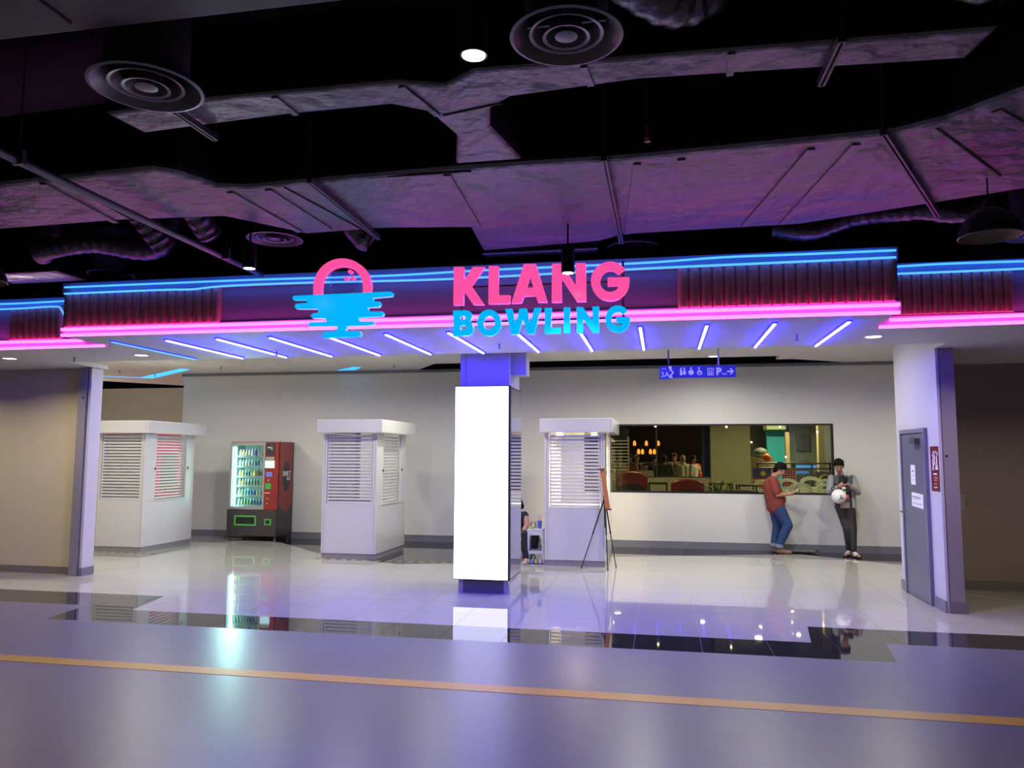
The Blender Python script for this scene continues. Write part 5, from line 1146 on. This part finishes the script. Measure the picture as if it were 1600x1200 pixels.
for a in (aR, aL):
    a0 = a - V(B3); place('shoe', skin_mesh('shoe', [(a0 + V((0, .03, -.045)), .036, a0 + V((.0, -.13, -.05)), .03)], plain('paleshoe', (.45, .42, .38), .6), .01, 2), t)
t = thing('folding_stool', 'low dark folding stool under the person sitting behind the pillar', 'stool', (-2.4, 12.58, 0))
part('seat', MB().box(-.16, .16, -.14, .14, .22, .25), M['blacktee'], t, bevel=.01)
for s in (-1, 1): part('leg', MB().tube([(s * .14, -.13, .01), (-s * .14, -.11, .22)], .01, 8), M['steel'], t); part('leg', MB().tube([(s * .14, .13, .01), (-s * .14, .11, .22)], .01, 8), M['steel'], t)
t = thing('handbag', 'dark brown bag on the lap side between the seated person and the white stool', 'bag', (-2.06, 12.50, .0))
place('bag', skin_mesh('bag', [('e', (0, 0, .38), (.10, .11, .17)), ('e', (0, 0, .28), (.08, .10, .12))], plain('brownbag', (.05, .04, .035), .6), .012, 2), t)
part('handle', MB().tube([(-.06, 0, .5), (-.04, 0, .62), (.02, 0, .63), (.05, 0, .5)], .008, 8), M['blackmetal'], t)
part('stand', MB().tube([(-.06, -.1, 0), (.05, .08, .25)], .01, 6).tube([(.06, -.1, 0), (-.05, .08, .25)], .01, 6).tube([(-.06, .12, 0), (0, 0, .25)], .01, 6), M['blackmetal'], t)
tag(part('floor_mat', MB().box(-2.6, -1.82, 12.02, 12.75, 0, .006), plain('mat', (.55, .52, .48), .8), None), 'pale mat on the floor under the seated person and the white stool', 'mat')
# white plastic stool with odds and ends
t = thing('plastic_stool', 'white plastic stool with cut out side standing left of the right kiosk', 'stool', (-1.98, 12.3, 0))
part('seat', MB().box(-.12, .12, -.12, .12, .52, .55), M['whiteplastic'], t, bevel=.012)
for x in (-1, 1):
    for y in (-1, 1): part('leg', MB().tube([(x * .105, y * .105, .52), (x * .14, y * .14, 0)], [.026, .02], 6), M['whiteplastic'], t)
for y in (-1, 1): part('side_rail', MB().box(-.13, .13, y * .125 - .01, y * .125 + .01, .16, .21), M['whiteplastic'], t); part('apron', MB().box(-.12, .12, y * .112 - .01, y * .112 + .01, .45, .52), M['whiteplastic'], t)
for x in (-1, 1): part('side_rail', MB().box(x * .125 - .01, x * .125 + .01, -.13, .13, .16, .21), M['whiteplastic'], t); part('apron', MB().box(x * .112 - .01, x * .112 + .01, -.12, .12, .45, .52), M['whiteplastic'], t)
t = thing('brush_cup', 'blue cup holding brushes on the white plastic stool', 'cup', (-1.93, 12.28, .55))
part('cup', MB().lathe([(0, 0), (.033, 0), (.04, .12), (.036, .12), (0, .01)], 16), plain('bluecup', (.08, .16, .5), .4), t)
for k in range(3): part('brush', MB().tube([(.01 * k - .01, 0, .02), (.03 * k - .03, .01, .21)], .004, 6), M['wood'], t)
t = thing('cloth', 'yellow green cloth on the left edge of the white plastic stool', 'cloth', (-2.05, 12.27, .55))
place('cloth', skin_mesh('cloth', [('e', (0, 0, .018), (.05, .05, .02)), ('e', (.03, .01, .022), (.03, .04, .022))], plain('lime', (.4, .42, .08), .8), .008, 1), t)
t = thing('paint_tray', 'tray of bottles and paint pots on the floor under the white stool', 'tray', (-1.98, 12.2, .006))
part('tray', MB().box(-.15, .14, -.13, .1, 0, .02), plain('traydark', (.05, .06, .10), .5), t)
for k in range(8): part('paint_pot', MB().lathe([(0, 0), (.022, 0), (.022, .05), (0, .055)], 10), plain('pot%d' % (k % 4), [(.6, .55, .4), (.2, .35, .6), (.65, .6, .2), (.6, .6, .62)][k % 4], .4), t, (-.11 + (k % 4) * .065, -.08 + (k // 4) * .08, .02))

# ================================================================ easel
t = thing('easel', 'black three legged easel with a narrow orange wooden board beside the right kiosk', 'easel', (-.86, 11.85, 0))
hub = (0.0, .02, 1.08)
for p_ in ((-.36, .03, .0), (.05, -.12, .0), (.15, .22, 0)):
    lg = part('leg', MB().tube([hub, lerp(hub, p_, .5)], .011, 8), M['blackmetal'], t)
    part('lower_leg', MB().tube([lerp(hub, p_, .48), V(p_) + V((0, 0, .012))], .0075, 8).ball(V(p_) + V((0, 0, .013)), .013, 8, 6).ball(lerp(hub, p_, .5), .017, 8, 6), M['blackmetal'], lg)
part('centre_post', MB().tube([(0, .02, .62), (-.02, .02, 1.5)], .009, 8), M['blackmetal'], t)
part('hub', MB().ball(hub, .028, 10, 8), M['blackmetal'], t)
b = part('board', MB().box(-.035, .035, -.012, .012, -.32, .32), M['wood'], t, (.01, -.015, 1.20), (0, R(-7.5), 0), bevel=.004)
part('board_clip', MB().box(-.05, .04, -.02, .02, -.015, .015), plain('clipbrown', (.14, .07, .05), .5), t, (-.035, -.02, 1.50)); part('ledge', MB().box(-.02, .06, -.035, .01, -.012, .012), M['clipbrown'], t, (.045, -.02, .90))

# ================================================================ crowd beyond the window
def bystander(px, hy, Y, label, top, hairc, turn=0, arm=False, scarf=False):
    q = at(px, hy, Y); H = q.z - FZ; s = max(.7, H / 1.62)
    t = thing('person', label, 'person', (q.x, Y, FZ), 'people in the bowling hall'); t.rotation_euler = (0, 0, turn)
    P = lambda x, y, z: V((x * s, y * s, z * s))
    hcp, PP, rr = head_caps(P(0, 0, 1.50), (0, -1, -.1), (0, -.1, 1), s)
    tors = [(P(-.08, 0, .9), .11 * s, P(-.09, 0, 1.22), .10 * s), (P(.08, 0, .9), .11 * s, P(.09, 0, 1.22), .10 * s)]
    el = P(.32, -.12, 1.12) if arm else P(.26, 0, 1.02)
    arms_ = [(P(-.2, 0, 1.28), .055 * s, P(-.26, 0, 1.02), .042 * s), (P(-.26, 0, 1.02), .04 * s, P(-.22, -.14, .82), .028 * s), (P(.2, 0, 1.28), .055 * s, el, .042 * s), (el, .04 * s, P(.24, -.3, 1.2) if arm else P(.22, -.14, .82), .028 * s)]
    legs_ = [(P(k * .09, 0, .88), .09 * s, P(k * .1, 0, .46), .06 * s) for k in (-1, 1)] + [(P(k * .1, 0, .46), .06 * s, P(k * .1, 0, .08), .04 * s) for k in (-1, 1)] + [(P(k * .1, 0, .05), .04 * s, P(k * .11, -.14, .035), .03 * s) for k in (-1, 1)]
    place('body', skin_mesh('body', hcp + [(P(0, 0, 1.3), .055 * s, P(0, 0, 1.44), .05 * s)] + tors + arms_ + legs_, M['skin'], .02, 1), t)
    tk = 'cloth_%d_%d_%d' % tuple(int(c * 100) for c in top)
    place('top', skin_mesh('top', grow(tors, .02) + [(P(-.1, 0, 1.26), .09 * s, P(-.2, 0, 1.27), .07 * s), (P(.1, 0, 1.26), .09 * s, P(.2, 0, 1.27), .07 * s)] + grow([arms_[0], arms_[2]], .016), plain(tk, top, .8), .02, 1), t)
    place('trousers', skin_mesh('trousers', grow(legs_[:4], .014) + [(P(-.06, 0, .9), .12 * s, P(.06, 0, .9), .12 * s)], M['blackpants'], .02, 1), t)
    hk = plain('hair_%d' % int(hairc[0] * 100 + hairc[1] * 10), hairc, .7)
    if scarf: place('headscarf', skin_mesh('headscarf', [('e', PP(0, -.02, .03), (.095 * s, .10 * s, .11 * s), rr), (PP(0, -.02, -.1), .09 * s, PP(0, -.02, -.22), .15 * s)], hk, .02, 1), t)
    else: place('hair', skin_mesh('hair', hair_caps(PP, rr, s * 1.02), hk, .018, 1), t)
for a in [(968, 712, 21, 'person in an olive top at the left end of the crowd behind the window', (.28, .26, .16), (.01, .01, .01), .6),
          (984, 710, 22, 'person in an orange brown top in the crowd behind the window', (.38, .2, .05), (.01, .01, .01), -.4),
          (995, 712, 23, 'person in dark clothes with grey hair in the crowd behind the window', (.05, .05, .06), (.1, .1, .1), .2),
          (1022, 713, 21.5, 'person in black and white just left of the window mullion', (.04, .04, .04), (.01, .01, .01), .3, True),
          (1038, 712, 21, 'person in a charcoal shirt right of the window mullion seen through the window', (.07, .07, .06), (.01, .01, .01), 3.0),
          (1054, 709, 22.5, 'person in a tan top at the centre of the crowd behind the window', (.34, .24, .12), (.1, .05, .02), -.3),
          (1067, 712, 21.5, 'person in a pale headscarf and pale robe behind the window', (.42, .4, .3), (.42, .4, .3), .5, False, True),
          (1083, 712, 21, 'person in a white top with black hair beside the red balloon', (.55, .55, .5), (.01, .01, .01), 1.2, True),
          (1009, 738, 20.2, 'small pale clad person low behind the left red booth', (.4, .42, .36), (.01, .01, .01), .0)]:
    bystander(*a)
